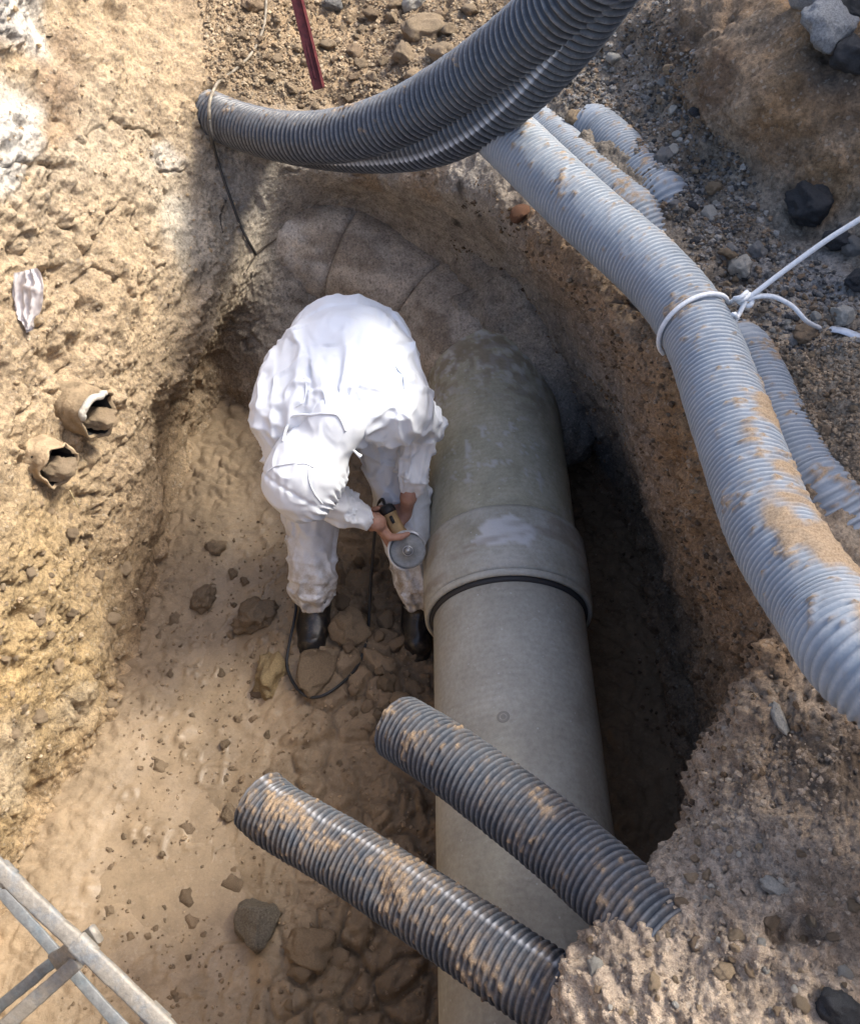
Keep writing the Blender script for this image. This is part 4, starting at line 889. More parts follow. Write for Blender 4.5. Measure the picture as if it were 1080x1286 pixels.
# ------------------------------------------------------------------ stones and clods
def ico(level):
    t = (1 + 5 ** .5) / 2
    V = [(-1,t,0),(1,t,0),(-1,-t,0),(1,-t,0),(0,-1,t),(0,1,t),(0,-1,-t),(0,1,-t),(t,0,-1),(t,0,1),(-t,0,-1),(-t,0,1)]
    F = [(0,11,5),(0,5,1),(0,1,7),(0,7,10),(0,10,11),(1,5,9),(5,11,4),(11,10,2),(10,7,6),(7,1,8),(3,9,4),(3,4,2),(3,2,6),(3,6,8),(3,8,9),(4,9,5),(2,4,11),(6,2,10),(8,6,7),(9,8,1)]
    V = [np.array(v) / np.linalg.norm(v) for v in V]
    for _ in range(level):
        c = {}; G_ = []
        def m(a, b):
            k = (min(a, b), max(a, b))
            if k not in c: v = V[a] + V[b]; V.append(v / np.linalg.norm(v)); c[k] = len(V) - 1
            return c[k]
        for a, b, d in F: x, y, z = m(a, b), m(b, d), m(d, a); G_ += [(a, x, z), (b, y, x), (d, z, y), (x, y, z)]
        F = G_
    return np.array(V), np.array(F, np.int32)
ICO = {l: ico(l) for l in (0, 1, 2, 3, 4)}
def stone_material(name, col, var=.3, rough=.9, speck=None, edge=.0):
    m, nt, b = nodes_of(name, rough, col, spec=.3); oi = N_(nt, 'ShaderNodeObjectInfo')
    n1 = noise_node(nt, 16, 7, .7); n2 = noise_node(nt, 110, 4, .7)
    c = ramp(nt, n1.outputs[0], [(.3, tuple(x * (1 - var) for x in col)), (.7, tuple(min(.9, x * (1 + var)) for x in col))]).outputs[0]
    rr = ramp(nt, oi.outputs['Random'], [(0, (.75, .74, .72)), (.5, (1, 1, 1)), (1, (1.25, 1.22, 1.18))]); c = mix(nt, 1, c, rr.outputs[0], 'MULTIPLY')
    if speck: r2 = ramp(nt, n2.outputs[0], [(.56, 0.), (.64, 1.)]); c = mix(nt, r2.outputs[0], c, speck)
    nt.links.new(c, b.inputs['Base Color']); b1 = bump(nt, b, n1.outputs[0], .7, .02); bump(nt, b, n2.outputs[0], .8, .006, b1); return m
M_CLOD = stone_material('tan_clod', (.36, .27, .175)); M_BRN = stone_material('brown_clod', (.29, .21, .135)); M_MUD = stone_material('wet_mud_clod', (.29, .214, .137), .25, .65)
M_GREY = stone_material('grey_stone', (.27, .26, .245)); M_PALE = stone_material('pale_stone', (.50, .47, .41)); M_ASPH = stone_material('broken_asphalt', (.04, .041, .045), .5, .7, (.20, .21, .22)); M_CONC = stone_material('broken_concrete', (.36, .365, .37), .5, .9, (.13, .13, .135))
M_OCH = stone_material('ochre_clod', (.42, .31, .165)); M_RED = stone_material('red_brick', (.21, .105, .06))
def rock_mesh(name, seed, mat, level=2, blocky=.5, lumpy=.3, asp=(1, .85, .7)):
    V, F = ICO[level]; V = V.copy(); rs = np.random.RandomState(seed)
    for _ in range(int(4 + 8 * blocky)):                     # knock flat faces off
        n = unit(rs.normal(size=3)); h = .62 + .25 * rs.rand(); d = V @ n; V = np.where((d > h)[:, None], V - (d - h)[:, None] * n * .92, V)
    V = V * (1 + lumpy * fbm(V * 1.7 + seed, 3, seed)[:, None] + .35 * lumpy * fbm(V * 5 + seed, 2, seed + 1)[:, None])
    return make_mesh(name, V * np.array(asp), F, mat, smooth=True, link=False)
def put(name, me, px, py, size, sink=.3, rot=None, flat=False, p=None):
    q, n = (p, v3(0, 0, 1)) if p is not None else on_surface(px, py)
    o = new_obj(name, me); o.scale = (size,) * 3 if np.ndim(size) == 0 else size
    sz = size if np.ndim(size) == 0 else min(size)
    o.location = tuple(q + v3(0, 0, sz * .7 * (1 - 2 * sink)) * .9)
    o.rotation_euler = rot if rot else (random.uniform(-.35, .35), random.uniform(-.35, .35), random.uniform(0, 6.28)); return o
def px_size(px, py, wide):
    q, _ = on_surface(px, py); _, _, d = project(q); return wide * d / FPX / 2
def special(name, label, cat, px, py, wide, mat, seed, level=3, blocky=.6, lumpy=.3, asp=(1, .8, .7), rot=None, sink=.3, group=None):
    me = rock_mesh(name, seed, mat, level, blocky, lumpy, asp); o = put(name, me, px, py, px_size(px, py, wide), sink, rot)
    return tag(o, label, cat, group)
special('boulder', 'large pale brown clod on the slope behind the arching black conduit', 'clod', 530, 44, 66, M_CLOD, 11, asp=(1, .8, .62), rot=(0, .1, .2))
special('clod', 'brown clod tucked in front of the large pale clod behind the conduit', 'clod', 506, 72, 38, M_CLOD, 12)
special('clod', 'flat tan clod beside the large pale clod, nearest the conduit', 'clod', 552, 72, 44, M_CLOD, 13, asp=(1, .7, .5))
special('stone', 'dark grey stone at the top edge above the red steel bar', 'stone', 418, 10, 26, M_GREY, 14)
special('stone', 'pale stone at the top edge above the large brown clod', 'stone', 520, 8, 34, M_PALE, 15)
special('clod', 'rounded brown clod at the top edge beside the thin cable', 'clod', 316, 10, 30, M_BRN, 16)
special('concrete_chunk', 'big white-faced concrete chunk lying in the top right corner', 'concrete chunk', 1036, 48, 86, M_CONC, 17, blocky=.8, lumpy=.34, asp=(1, .8, .6), rot=(.3, .1, .5), sink=.2)
special('concrete_chunk', 'broken concrete chunk cut by the top edge at the right', 'concrete chunk', 1016, 4, 56, M_CONC, 18, blocky=1, lumpy=.2)
special('asphalt_chunk', 'black asphalt chunk between the two concrete chunks in the top right corner', 'asphalt chunk', 1058, 22, 60, M_ASPH, 19, blocky=.8)
special('asphalt_chunk', 'black asphalt chunk at the right edge below the big concrete chunk', 'asphalt chunk', 1064, 76, 60, M_ASPH, 20, blocky=.8)
special('asphalt_chunk', 'cube-like black asphalt chunk standing on the gravel above the white rope', 'asphalt chunk', 1012, 268, 56, M_ASPH, 21, blocky=.7, lumpy=.38, asp=(1, .9, .95), sink=.15)
special('asphalt_chunk', 'flat black asphalt piece under the white rope near the right edge', 'asphalt chunk', 1052, 302, 46, M_ASPH, 22)
special('asphalt_chunk', 'black asphalt lump at the right edge below the white rope', 'asphalt chunk', 1074, 356, 40, M_ASPH, 23)
special('stone', 'pale yellowish stone on the gravel left of the white rope', 'stone', 928, 336, 36, M_PALE, 24, blocky=.8)
special('stone', 'small flat grey stone above the pale yellowish stone', 'stone', 919, 316, 22, M_GREY, 25, asp=(1, .6, .5))
special('stone', 'dark grey stone right of the pale yellowish stone', 'stone', 950, 318, 30, M_GREY, 26)
special('stone', 'angular pale stone right of the loose rope end', 'stone', 1055, 400, 38, M_PALE, 27, blocky=1)
special('stone', 'light grey stone at the right edge under the taut rope', 'stone', 1068, 312, 34, M_GREY, 28)
special('clod', 'brown clod under the loose rope end', 'clod', 1008, 424, 34, M_BRN, 29)
special('stone', 'dark stone resting on the gravel beside the farthest buried conduit', 'stone', 832, 200, 30, M_GREY, 30)
special('stone', 'pale pebble beside the far end of the black arching conduits', 'stone', 742, 82, 24, M_PALE, 31)
special('stone', 'tan stone lying between the two half buried grey conduits', 'stone', 718, 150, 24, M_CLOD, 32)
special('brick_fragment', 'reddish brick fragment stuck in the bank under the roped conduit', 'brick', 652, 272, 34, M_RED, 33, blocky=1, lumpy=.15)
special('clod', 'angular grey mud-coated block on the pit floor below the lowest conduit', 'clod', 326, 1164, 72, stone_material('grey_coated_block', (.25, .215, .165), .5, .65), 34, blocky=1, lumpy=.2, asp=(.8, 1.05, .7), rot=(.1, .2, .5), sink=.25)
special('clod', 'large brown clod right of the angular grey block on the pit floor', 'clod', 388, 1192, 66, M_MUD, 35, lumpy=.45, asp=(1, .9, .6))
special('clod', 'flat brown clod below the large one near the bottom edge', 'clod', 378, 1224, 36, M_MUD, 36)
special('clod', 'crumbly ochre clod on the floor left of the lead loop', 'clod', 338, 850, 54, M_OCH, 37, lumpy=.5, asp=(.8, 1.1, .7), rot=(0, 0, .1))
special('clod', 'brown clod on the floor left of the boot', 'clod', 322, 775, 62, M_MUD, 38, lumpy=.45, asp=(1, .9, .55))
special('clod', 'smooth brown slab between the two boots', 'clod', 438, 792, 56, M_MUD, 39, lumpy=.35, asp=(1, .8, .45))
special('clod', 'rounded slab of mud lying inside the lead loop', 'clod', 396, 850, 66, M_MUD, 40, lumpy=.3, asp=(1, .8, .4))
special('clod', 'dark lump on the mud where the left wall meets the floor', 'clod', 257, 758, 40, M_MUD, 41, lumpy=.45)
special('clod', 'small brown clod touching the mouth of the lowest conduit', 'clod', 288, 1020, 24, M_MUD, 42, lumpy=.4)
special('stone', 'long white stone stuck in the right bank below the roped conduit', 'stone', 976, 905, 44, M_PALE, 43, blocky=.4, asp=(.35, 1, .4), rot=(.3, .5, .5))
special('asphalt_chunk', 'grey asphalt chunk at the bottom edge of the near mound', 'asphalt chunk', 1052, 1276, 60, M_ASPH, 44, blocky=.7)
special('stone', 'pale flat stone on the near mound, below the white stone', 'stone', 972, 1118, 46, M_PALE, 45, asp=(1, .6, .4))
# loose pieces that look alike
VAR = {k: [rock_mesh(k, 100 + 7 * i + h, m, 2, bl, lu, (1, .8 + .15 * (i % 2), .6 + .1 * (i % 3))) for i in range(5)] for h, (k, m, bl, lu) in enumerate((('clod', M_CLOD, .5, .4), ('mud_clod', M_MUD, .3, .5), ('stone', M_GREY, .8, .25), ('pale_stone', M_PALE, .8, .25), ('brown_clod', M_BRN, .4, .4), ('asphalt_bit', M_ASPH, .9, .25)))}
def poly_in(x, y, poly):
    c = False; j = len(poly) - 1
    for i in range(len(poly)):
        if (poly[i][1] > y) != (poly[j][1] > y) and x < (poly[j][0] - poly[i][0]) * (y - poly[i][1]) / (poly[j][1] - poly[i][1]) + poly[i][0]: c = not c
        j = i
    return c
LOOSE = []
def scatter(poly, n, kinds, lo, hi, cat, group, sink=.38, taken=[]):
    xs, ys = [p[0] for p in poly], [p[1] for p in poly]; k = t = 0
    while k < n and t < n * 60:
        t += 1; x, y = random.uniform(min(xs), max(xs)), random.uniform(min(ys), max(ys)); w = lo + (hi - lo) * random.random() ** 2.6
        if not poly_in(x, y, poly) or any(math.hypot(x - a, y - b) < (w + c) * .42 for a, b, c in taken): continue
        try: sz = px_size(x, y, w)
        except ValueError: continue
        kind = random.choice(kinds); nm, col = NOUN[kind]
        o = put(nm, random.choice(VAR[kind]), x, y, sz, sink); taken.append((x, y, w)); k += 1
        LOOSE.append((o, x, y, col, nm.replace('_', ' '))); tag(o, None, cat, group)
NOUN = {'clod': ('clod', 'tan'), 'mud_clod': ('clod', 'wet brown'), 'stone': ('stone', 'grey'), 'pale_stone': ('stone', 'pale'), 'brown_clod': ('clod', 'dull brown'), 'asphalt_bit': ('asphalt_chunk', 'black')}
MARKS = [(390, 60, 'red steel bar'), (530, 44, 'large pale brown clod'), (290, 70, 'thin cable'), (620, 60, 'arching black conduits'), (760, 190, 'half buried conduits'), (936, 377, 'rope knot'), (1012, 268, 'cube-like asphalt chunk'), (900, 230, 'brown right bank'),
         (1058, 400, 'angular pale stone'), (1000, 560, 'sand-covered conduit'), (976, 905, 'long white stone'), (780, 1130, 'buried conduit end'), (1052, 1276, 'bottom asphalt chunk'), (972, 1118, 'pale flat stone'), (720, 1230, 'lowest conduit'), (880, 1080, 'brow of the near mound'),
         (326, 1164, 'angular grey block'), (395, 800, 'left boot in view'), (525, 800, 'boot by the pipe'), (338, 850, 'crumbly ochre clod'), (320, 1010, 'lowest conduit mouth'), (500, 900, 'upper cut conduit'), (110, 1190, 'metal trestle'), (257, 758, 'dark lump by the wall'), (60, 580, 'lower pipe stub'), (20, 900, 'ochre foot of the left wall'), (160, 800, 'corner of the left wall'), (200, 1000, 'brown water')]
def name_loose():
    by = {}
    for o, x, y, col, noun in LOOSE:
        d = sorted((math.hypot(x - a, y - b), a, b, t) for a, b, t in MARKS)[0]; dx, dy = x - d[1], y - d[2]
        side = ('right of' if dx > 0 else 'left of') if abs(dx) > abs(dy) else ('below' if dy > 0 else 'above')
        by.setdefault((col, noun, side, d[3]), []).append((d[0], o))
    ORD = ['nearest', 'second nearest', 'third nearest', 'fourth nearest', 'fifth nearest', 'sixth nearest', 'seventh nearest', 'eighth nearest', 'ninth nearest', 'tenth nearest', 'eleventh nearest', 'twelfth nearest', 'thirteenth nearest', 'fourteenth nearest', 'fifteenth nearest', 'sixteenth nearest']
    for (col, noun, side, mk), L_ in by.items():
        L_.sort(key=lambda q: q[0])
        for i, (d, o) in enumerate(L_): o['label'] = ('small %s %s %s the %s' % (col, noun, side, mk)) if len(L_) == 1 else ('small %s %s %s the %s, %s to it' % (col, noun, side, mk, ORD[min(i, 15)]))
random.seed(21)
scatter([(270,5),(700,5),(560,60),(500,115),(400,140),(300,120)], 62, ['clod', 'clod', 'brown_clod'], 9, 26, 'clod', 'clods on the back slope')
scatter([(700,130),(760,60),(830,60),(960,300),(1075,380),(1075,420),(930,440),(890,340),(850,270),(780,150)], 66, ['stone', 'pale_stone', 'stone', 'clod', 'asphalt_bit'], 8, 24, 'stone', 'stones on the right ledge')
scatter([(960,440),(1075,450),(1075,580),(1010,520)], 20, ['clod', 'brown_clod'], 8, 18, 'clod', 'clods on the right sand')
scatter([(850,1060),(980,1000),(1075,1080),(1075,1280),(730,1280),(720,1190),(820,1130)], 56, ['clod', 'clod', 'brown_clod', 'pale_stone'], 9, 26, 'clod', 'clods on the near mound')
scatter([(170,880),(250,650),(330,650),(340,900),(470,960),(520,1120),(420,1110),(320,980),(280,1200),(540,1200),(540,1280),(220,1280),(130,1150),(120,1000)], 70, ['mud_clod', 'mud_clod', 'mud_clod', 'brown_clod'], 9, 34, 'clod', 'mud clods on the pit floor', .62)
scatter([(420,700),(480,700),(500,760),(540,900),(480,900),(530,1000),(470,930),(440,900),(430,830)], 26, ['mud_clod', 'brown_clod'], 12, 34, 'clod', 'clods beside the big pipe', .4)
scatter([(0,620),(120,640),(190,760),(150,880),(60,1060),(0,1080)], 40, ['clod'], 9, 26, 'clod', 'clods on the left wall', .5)
name_loose()

# grit too small to count
def grit(name, poly, n, lo, hi, cols, label, seed, level=0, nz=.25):
    rs = np.random.RandomState(seed)
    xs = np.array(poly, float); cand = np.flatnonzero((_u > xs[:, 0].min()) & (_u < xs[:, 0].max()) & (_v > xs[:, 1].min()) & (_v < xs[:, 1].max()) & (_SN[:, 2] > nz))
    cand = rs.choice(cand, min(len(cand), n * 3), replace=False); keep = [i for i in cand if poly_in(_u[i], _v[i], poly)][:n]
    B, F = ICO[level]; k = len(keep); V = np.repeat(B[None], k, 0) * (1 + .35 * rs.uniform(-1, 1, (k, len(B), 1)))
    sz = lo + (hi - lo) * rs.rand(k, 1, 1) ** 2.5; V = V * sz * np.array([1, 1, .75]) * (1 + .3 * rs.uniform(-1, 1, (k, 1, 3)))
    a = rs.uniform(0, 6.28, k); ca, sa_ = np.cos(a)[:, None], np.sin(a)[:, None]
    V = np.stack([V[..., 0] * ca - V[..., 1] * sa_, V[..., 0] * sa_ + V[..., 1] * ca, V[..., 2]], -1) + (_S[keep] + _SN[keep] * lo * .4 + np.stack([rs.normal(0, .003, k), rs.normal(0, .003, k), 0 * a], 1))[:, None]
    C = np.array(cols)[rs.randint(0, len(cols), k)] * (.75 + .5 * rs.rand(k, 1))
    o = make_mesh(name, V.reshape(-1, 3), (F[None] + (np.arange(k) * len(B))[:, None, None]).reshape(-1, 3).astype(np.int32), SOIL, smooth=False, attrs={'Col': np.repeat(C, len(B), 0), 'wet': np.zeros(k * len(B))})
    return tag(o, label, kind='stuff')
grit('gravel', [(690,120),(760,0),(840,0),(980,300),(1080,360),(1080,440),(920,450),(880,340),(780,170)], 5200, .003, .012, [(.26, .24, .22), (.20, .165, .125), (.34, .32, .29), (.09, .09, .09), (.25, .18, .12)], 'grey and brown gravel spread behind the conduits', 1, 0)
grit('grit', [(250,0),(760,0),(560,70),(460,130),(330,130),(262,100)], 4600, .003, .013, [(.38, .29, .19), (.30, .22, .14), (.44, .35, .24)], 'crumbs of earth strewn over the back slope', 2, 0)
grit('grit', [(930,430),(1080,430),(1080,640),(1000,540)], 2400, .0025, .008, [(.42, .32, .22), (.33, .25, .17), (.25, .19, .13)], 'sand crumbs right of the grey conduits', 3)
grit('grit', [(840,1040),(960,930),(1080,900),(1080,1286),(700,1286),(700,1200),(820,1120)], 1700, .0022, .008, [(.38, .30, .225), (.34, .265, .195), (.41, .33, .25)], 'crumbs of earth over the near mound', 4, 0, .0)
grit('grit', [(200,640),(560,640),(560,1286),(60,1286),(150,950)], 2200, .003, .009, [(.30, .22, .14), (.25, .18, .115), (.33, .245, .16)], 'crumbs of wet mud on the pit floor', 5)
grit('grit', [(0,0),(260,0),(300,300),(230,560),(200,760),(120,960),(0,1080)], 900, .003, .010, [(.48, .36, .23), (.42, .31, .19), (.54, .43, .30)], 'crumbs of earth clinging to the left wall', 6, 1, -.2)
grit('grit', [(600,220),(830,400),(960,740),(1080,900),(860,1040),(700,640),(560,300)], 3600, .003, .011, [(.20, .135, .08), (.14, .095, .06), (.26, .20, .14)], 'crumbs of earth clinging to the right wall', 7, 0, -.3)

# ------------------------------------------------------------------ rope, cable, steel bar
ROPE = plain('white_rope_fibre', (.62, .63, .64), .8, 0, .15, 120, .5)
gc = spline(zs([(590,128,1.70),(645,180,1.70),(730,262,1.68),(822,345,1.665),(876,418,1.66),(918,530,1.665),(968,662,1.70),(1034,772,1.76),(1110,870,1.83),(1230,1010,1.92)]), 200)[0]
gu, gv, _ = project(gc); ci_ = int(np.argmin(np.hypot(gu - 872, gv - 402))); cc_ = gc[ci_]; tt = unit(gc[ci_ + 3] - gc[ci_ - 3])
e1 = unit(v3(0, 0, 1) - tt * tt[2]); e2 = unit(np.cross(tt, e1)); e2 = e2 if e2[0] > 0 else -e2
loop = [cc_ + tt * (.030 * math.cos(a * .5 + 1.1)) + .103 * (math.cos(a) * e1 + math.sin(a) * e2) for a in np.linspace(-2.3, 1.05, 14)]
knot = at(936, 377, depth=2.27)
rope = empty('rope', tuple(knot)); tag(rope, 'white rope knotted round the pale grey conduit, running off to the right', 'rope')
def UR(o): return under(o, rope)
UR(tube('loop', loop + [loop[-1] * .5 + knot * .5 + v3(0, 0, .012), knot], .0062, 8, 90, ROPE))
UR(tube('loop', [knot, knot + v3(-.02, -.03, -.03), at(921, 394, depth=2.25), at(912, 408, depth=2.30), at(908, 425, depth=2.36)], .0062, 8, 30, ROPE))
UR(tube('taut_end', [knot, at(990, 336, depth=2.22), at(1040, 300, depth=2.17), at(1090, 268, depth=2.12), at(1200, 190, depth=2.0)], .0068, 8, 60, ROPE))
def sf(px, py, dz=.008): p, _ = on_surface(px, py, 5); return p + v3(0, 0, dz)
UR(tube('loose_end', [knot, knot + v3(.03, .0, .012), at(972, 373, depth=2.26), at(995, 385, depth=2.27), at(1012, 403, depth=2.29), sf(1028, 414)], .0062, 8, 50, ROPE))
kq = [knot + v3(*(.013 * np.array([math.cos(a) * 1.2, math.sin(a * 2) * .7, math.sin(a)]))) for a in np.linspace(0, 6.6, 16)]
UR(tube('knot', kq, .0068, 8, 60, ROPE)); UR(tube('knot', [p + (p - knot) * .3 + v3(-.006, .002, .004) for p in kq[3:12]], .0062, 8, 40, ROPE))
tape = []
TAPE = plain('grey_plastic_strip', (.45, .48, .52), .45)
tp_ = [sf(1040, 416, .012), sf(1058, 420, .014), sf(1080, 428, .012), sf(1105, 436, .012)]
Cs, _ = spline(tp_, 24); T, Nn, B = frames(Cs); V = np.concatenate([np.stack([c + b_ * .016, c + b_ * .004 + n_ * .003, c - b_ * .012 + n_ * .001, c - b_ * .012 - n_ * .001, c + b_ * .016 - n_ * .002]) for c, n_, b_ in zip(Cs, Nn, B)])
tag(make_mesh('plastic_strip', V, ring_faces(24, 5), TAPE), 'grey plastic strip on the gravel beyond the loose rope end', 'plastic strip')
m_, nt, b = nodes_of('dusty_cable', .8, (.2, .17, .13)); g = N_(nt, 'ShaderNodeTexNoise'); g.inputs['Scale'].default_value = 12; r_ = ramp(nt, g.outputs[0], [(.35, (.16, .135, .10)), (.65, (.34, .29, .22))]); nt.links.new(r_.outputs[0], b.inputs['Base Color']); CAB = m_
cable = empty('cable', tuple(sf(266, 130))); tag(cable, 'thin cable running down the back slope past the conduit end', 'cable')
hk = lambda px, py, dep: at(px, py, depth=dep)
up_pts = [sf(333, -40, .01), sf(335, 5, .012), sf(331, 40, .012), sf(318, 68, .012), sf(296, 90, .012), sf(276, 106, .014), at(264, 126, depth=3.52), at(263, 150, depth=3.52)]
under(tube('sheath', up_pts, .0065, 8, 80, CAB), cable)
dn_pts = [at(263, 150, depth=3.52), at(266, 172, depth=3.56)] + [sf(x, y, .004) + (v3(0, -.008, 0)) for x, y in ((273, 198), (281, 224), (290, 250), (303, 282), (313, 304), (322, 318))]
DCAB = plain('dark_cable', (.06, .055, .05), .7)
under(tube('lower_sheath', dn_pts, .0065, 8, 80, DCAB), cable)
ROOT = plain('dark_root', (.07, .055, .04), .9)
for i, pr in enumerate((((284, 250), (277, 270), (281, 292)), ((322, 318), (314, 332), (306, 345)), ((322, 318), (336, 308), (348, 300)))):
    o = tube('root', [sf(x, y, .002) + v3(0, -.006, 0) for x, y in pr], [.005, .004, .0025], 6, 20, ROOT)
    tag(o, ('short dark root branching left from the thin cable', 'dark root below the end of the thin cable', 'dark root running right from the end of the thin cable')[i], 'root')
PAINT = plain('red_paint', (.17, .035, .03), .5, .2, .4, 40); RST = plain('grey_bar_steel', (.14, .12, .115), .6, .5)
def prism(name, a, b, sect, mat, upv=(0, 0, 1)):
    t = unit(b - a); s_ = unit(np.cross(t, v3(*upv))); u_ = np.cross(s_, t); k = len(sect)
    V = np.concatenate([np.stack([p + s_ * x + u_ * y for x, y in sect]) for p in (a, b)]); F = ring_faces(2, k).tolist() + [list(range(k))[::-1], list(range(k, 2 * k))]
    return make_mesh(name, V, F, mat, smooth=False)
ang_s = [(-.024, -.004), (.024, -.004), (.024, .003), (-.014, .003), (-.014, .034), (-.024, .034)]
b0, b1 = at(366, -30, depth=3.55), at(401, 112, depth=3.68)
bar = empty('steel_bar', tuple(b1)); tag(bar, 'dark red painted steel angle bar stuck upright in the back slope', 'steel bar')
under(prism('flange_bar', b0, b1, ang_s, PAINT, (0, -.5, 1)), bar); under(prism('web_bar', b0 + v3(.018, .004, -.004), at(389, 52, depth=3.63), [(-.006, -.002), (.006, -.002), (.006, .002), (-.006, .002)], RST, (0, -.5, 1)), bar)
under(prism('rib', b0 * .4 + b1 * .6 + v3(-.004, -.006, .012), b0 * .08 + b1 * .92 + v3(-.004, -.006, .012), [(-.004, -.003), (.004, -.003), (.004, .003), (-.004, .003)], PAINT, (0, -.5, 1)), bar)

# ------------------------------------------------------------------ broken stubs and litter in the left wall
CLAYP = stone_material('crusted_clay_pipe', (.38, .285, .18), .4); INK = plain('shaded_inside', (.02, .019, .018), .8); CRUST = stone_material('white_crust', (.62, .58, .50))  # bore is near-black: the shade inside the opening is painted in
def stub(px, py, wide, aim, label, fill, seed, white):
    q, _ = on_surface(px, py, 8); r = wide * project(q)[2] / FPX / 2; d = unit(v3(*aim)); e1 = unit(np.cross(d, v3(0, 0, 1))); e2 = np.cross(e1, d); k, n = 40, 26
    th = np.linspace(0, 2*np.pi, k, endpoint=False); ring = np.cos(th)[:, None] * e1 + np.sin(th)[:, None] * e2
    root = empty('pipe_stub', tuple(q)); tag(root, label, 'pipe stub'); V = []
    tip = .018 * vnoise(ring * 2.2 + seed, seed)
    L = .095
    for i, t in enumerate(np.linspace(0, 1, n)): V.append(q - d * .12 + d * (t * (.12 + L) + tip * t)[:, None] + ring * r * (1.12 - .16 * t))
    V = np.concatenate(V); V += np.tile(ring, (n, 1)) * (.018 * fbm(V * 12, 3, seed) + .012 * fbm(V * 40, 3, seed + 3))[:, None]
    inn = [V[(n-1)*k:n*k] - ring * r * .07, V[(n-1)*k:n*k] - ring * r * .12 - d * .010] + [V[(n-1)*k:n*k] - ring * r * .17 - d * z for z in (.04, .08, .12, .16)]
    o = make_mesh('shell', np.concatenate([V] + inn[:2]), ring_faces(n + 2, k), CLAYP); under(o, root)
    o = make_mesh('bore', np.concatenate(inn[1:]), ring_faces(5, k), INK); under(o, root)
    me = rock_mesh('fill', seed, M_CLOD, 3, .2, .4); o = new_obj('fill', me); o.scale = (r * .72, r * .72, r * .55); o.location = tuple(q + d * (L - .015) - e2 * r * fill); under(o, root)
    if white:
        c = V[(n-1)*k:n*k]; sel = [j for j in range(k) if ring[j] @ unit(v3(-.6, .2, .55)) > .35]
        pts = [c[j] - ring[j] * .004 for j in sel]; o = tube('white_crust', pts, [.008] + [.013] * (len(pts) - 2) + [.008], 8, 30, CRUST); under(o, root)
    return root
stub(98, 512, 62, (.88, -.38, .05), 'larger broken clay pipe stub with a white crusted rim in the left wall', .34, 5, True)
stub(48, 574, 60, (.88, -.40, .05), 'lower broken clay pipe stub packed with debris in the left wall', .25, 9, False)
stick, _ = on_surface(82, 610, 6); STK = plain('straw', (.5, .4, .22), .8)
tag(tube('straw', [stick + v3(.05, -.06, .05), stick + v3(.052, -.062, .0), stick + v3(.05, -.06, -.05)], .0022, 5, 10, STK), 'pale straw hanging in front of the lower clay pipe stub', 'straw')
BAG = plain('white_plastic_bag', (.62, .57, .54), .45, 0, .12, 14)
q, _ = on_surface(24, 378, 8); sc_ = project(q)[2] / FPX; bx, by = v3(.15, 1, .0), v3(.25, 0, 1)
uu, vv = np.meshgrid(np.linspace(-1, 1, 26), np.linspace(-1, 1, 34), indexing='ij'); oux = v3(.25, .96, .05); ouy = v3(-.12, .25, .96)
wsh = np.clip(1 - .55 * (vv - .25) ** 2 - .2 * (vv < -.6), .25, 1) * .8; Pb = (uu * wsh * 27 * sc_)[..., None] * v3(.97, -.2, .05) + ((vv + .12 * uu) * 36 * sc_)[..., None] * v3(.05, .62, .78) + q + v3(.045, -.02, .02)
nb_ = unit(np.cross(v3(.97, -.2, .05), v3(.05, .62, .78))); nb_ = nb_ if nb_[0] > 0 or nb_[1] < 0 else -nb_
fold = (.012 * ridged(np.stack([uu.ravel() * 2.0 + .6 * vv.ravel() ** 2, vv.ravel() * 1.2, 0 * uu.ravel()], 1), 3) + .006 * fbm(np.stack([uu.ravel() * 4, vv.ravel() * 4, 0 * uu.ravel()], 1), 3, 8)).reshape(uu.shape)
Pf = Pb + fold[..., None] * nb_; Pk = Pb - .018 * (1 - uu[..., None] ** 2) * nb_ - .002 * nb_
ii = np.arange(uu.size).reshape(uu.shape); q1 = np.stack([ii[:-1, :-1], ii[1:, :-1], ii[1:, 1:], ii[:-1, 1:]], 2).reshape(-1, 4)
tag(make_mesh('plastic_bag', np.concatenate([Pf.reshape(-1, 3), Pk.reshape(-1, 3)]), np.concatenate([q1, q1[:, ::-1] + uu.size]), BAG), 'scrap of crumpled whitish plastic bag stuck in the left wall', 'plastic bag')

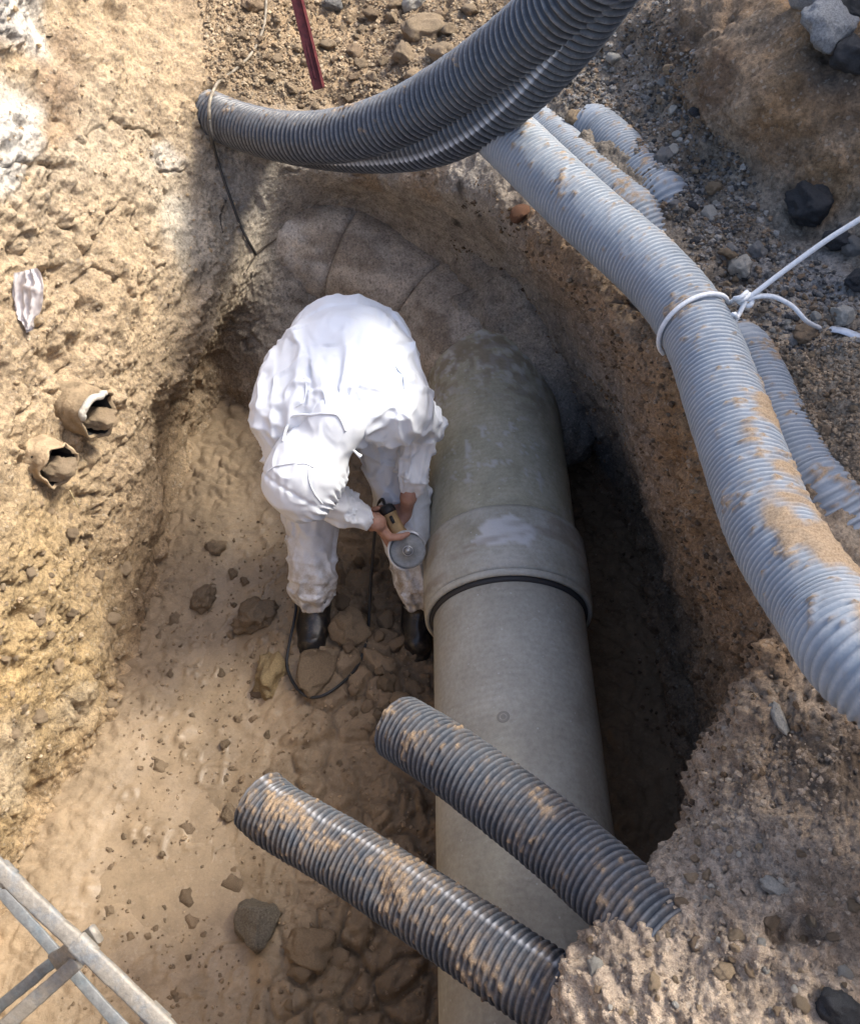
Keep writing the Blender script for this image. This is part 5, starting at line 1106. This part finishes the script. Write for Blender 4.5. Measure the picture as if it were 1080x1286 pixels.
# ------------------------------------------------------------------ muddy metal trestle in the near left corner
def galv(name, col, mud):
    m, nt, b = nodes_of(name, .55, col, .25); n1 = noise_node(nt, 22, 7, .75); n2 = noise_node(nt, 90, 4, .7)
    r1 = ramp(nt, n1.outputs[0], [(.34, 0.), (.52, 1.)]); c = mix(nt, r1.outputs[0], col, mud); r2 = ramp(nt, n2.outputs[0], [(.3, (.75, .75, .75)), (.7, (1.2, 1.2, 1.2))]); c = mix(nt, 1, c, r2.outputs[0], 'MULTIPLY')
    nt.links.new(c, b.inputs['Base Color']); bump(nt, b, n1.outputs[0], .6, .006); return m
GALV = galv('muddy_galvanised', (.21, .22, .22), (.27, .24, .195)); GALV2 = galv('bare_galvanised', (.15, .175, .185), (.20, .20, .19))
tr = empty('metal_trestle', tuple(at(95, 1190, depth=1.6))); tag(tr, 'mud-splashed metal trestle frame leaning in the near left corner', 'trestle')
def TB(name, a, b, w, h, mat, bev=.3):
    s = []; r_ = min(w, h) * bev
    for cx, cy, a0 in ((w/2-r_, h/2-r_, 0), (-w/2+r_, h/2-r_, 90), (-w/2+r_, -h/2+r_, 180), (w/2-r_, -h/2+r_, 270)):
        for q in (0, 45, 90): s.append((cx + r_*math.cos(R(a0+q)), cy + r_*math.sin(R(a0+q))))
    t = unit(b - a); s_ = unit(np.cross(t, v3(.1, -.45, .9))); u_ = np.cross(s_, t); k = len(s); n = 60; V = []
    for q in np.linspace(0, 1, n): V.append(np.stack([a + (b - a) * q + s_ * x + u_ * y for x, y in s]))
    V = np.concatenate(V); V += .0022 * np.stack([fbm(V * 30, 3, 1), fbm(V * 30, 3, 2), fbm(V * 30, 3, 3)], 1)
    F = ring_faces(n, k).tolist() + [list(range(k))[::-1], list(range((n-1)*k, n*k))]
    return under(make_mesh(name, V, F, mat), tr)
TB('upper_rail', at(-60, 1035, depth=1.62), at(262, 1340, depth=1.48), .031, .018, GALV)
TB('lower_rail', at(-60, 1050, depth=1.74), at(172, 1310, depth=1.62), .021, .008, GALV2, .2)
TB('cross_rail', at(76, 1200, depth=1.66), at(-60, 1316, depth=1.70), .022, .012, GALV2, .3)
TB('cross_rail', at(98, 1208, depth=1.60), at(-50, 1340, depth=1.62), .028, .012, GALV)
for (x0, y0, x1, y1) in ((70, 1208, 122, 1172),):
    TB('bracket', at(x0, y0, depth=1.63), at(x1, y1, depth=1.56), .034, .014, GALV)
TB('joint_sleeve', at(96, 1182, depth=1.55), at(116, 1202, depth=1.545), .037, .024, GALV)
TB('joint_sleeve', at(0, 1091, depth=1.60), at(14, 1105, depth=1.59), .037, .024, GALV)
TB('joint_sleeve', at(186, 1268, depth=1.52), at(206, 1287, depth=1.51), .037, .024, GALV)
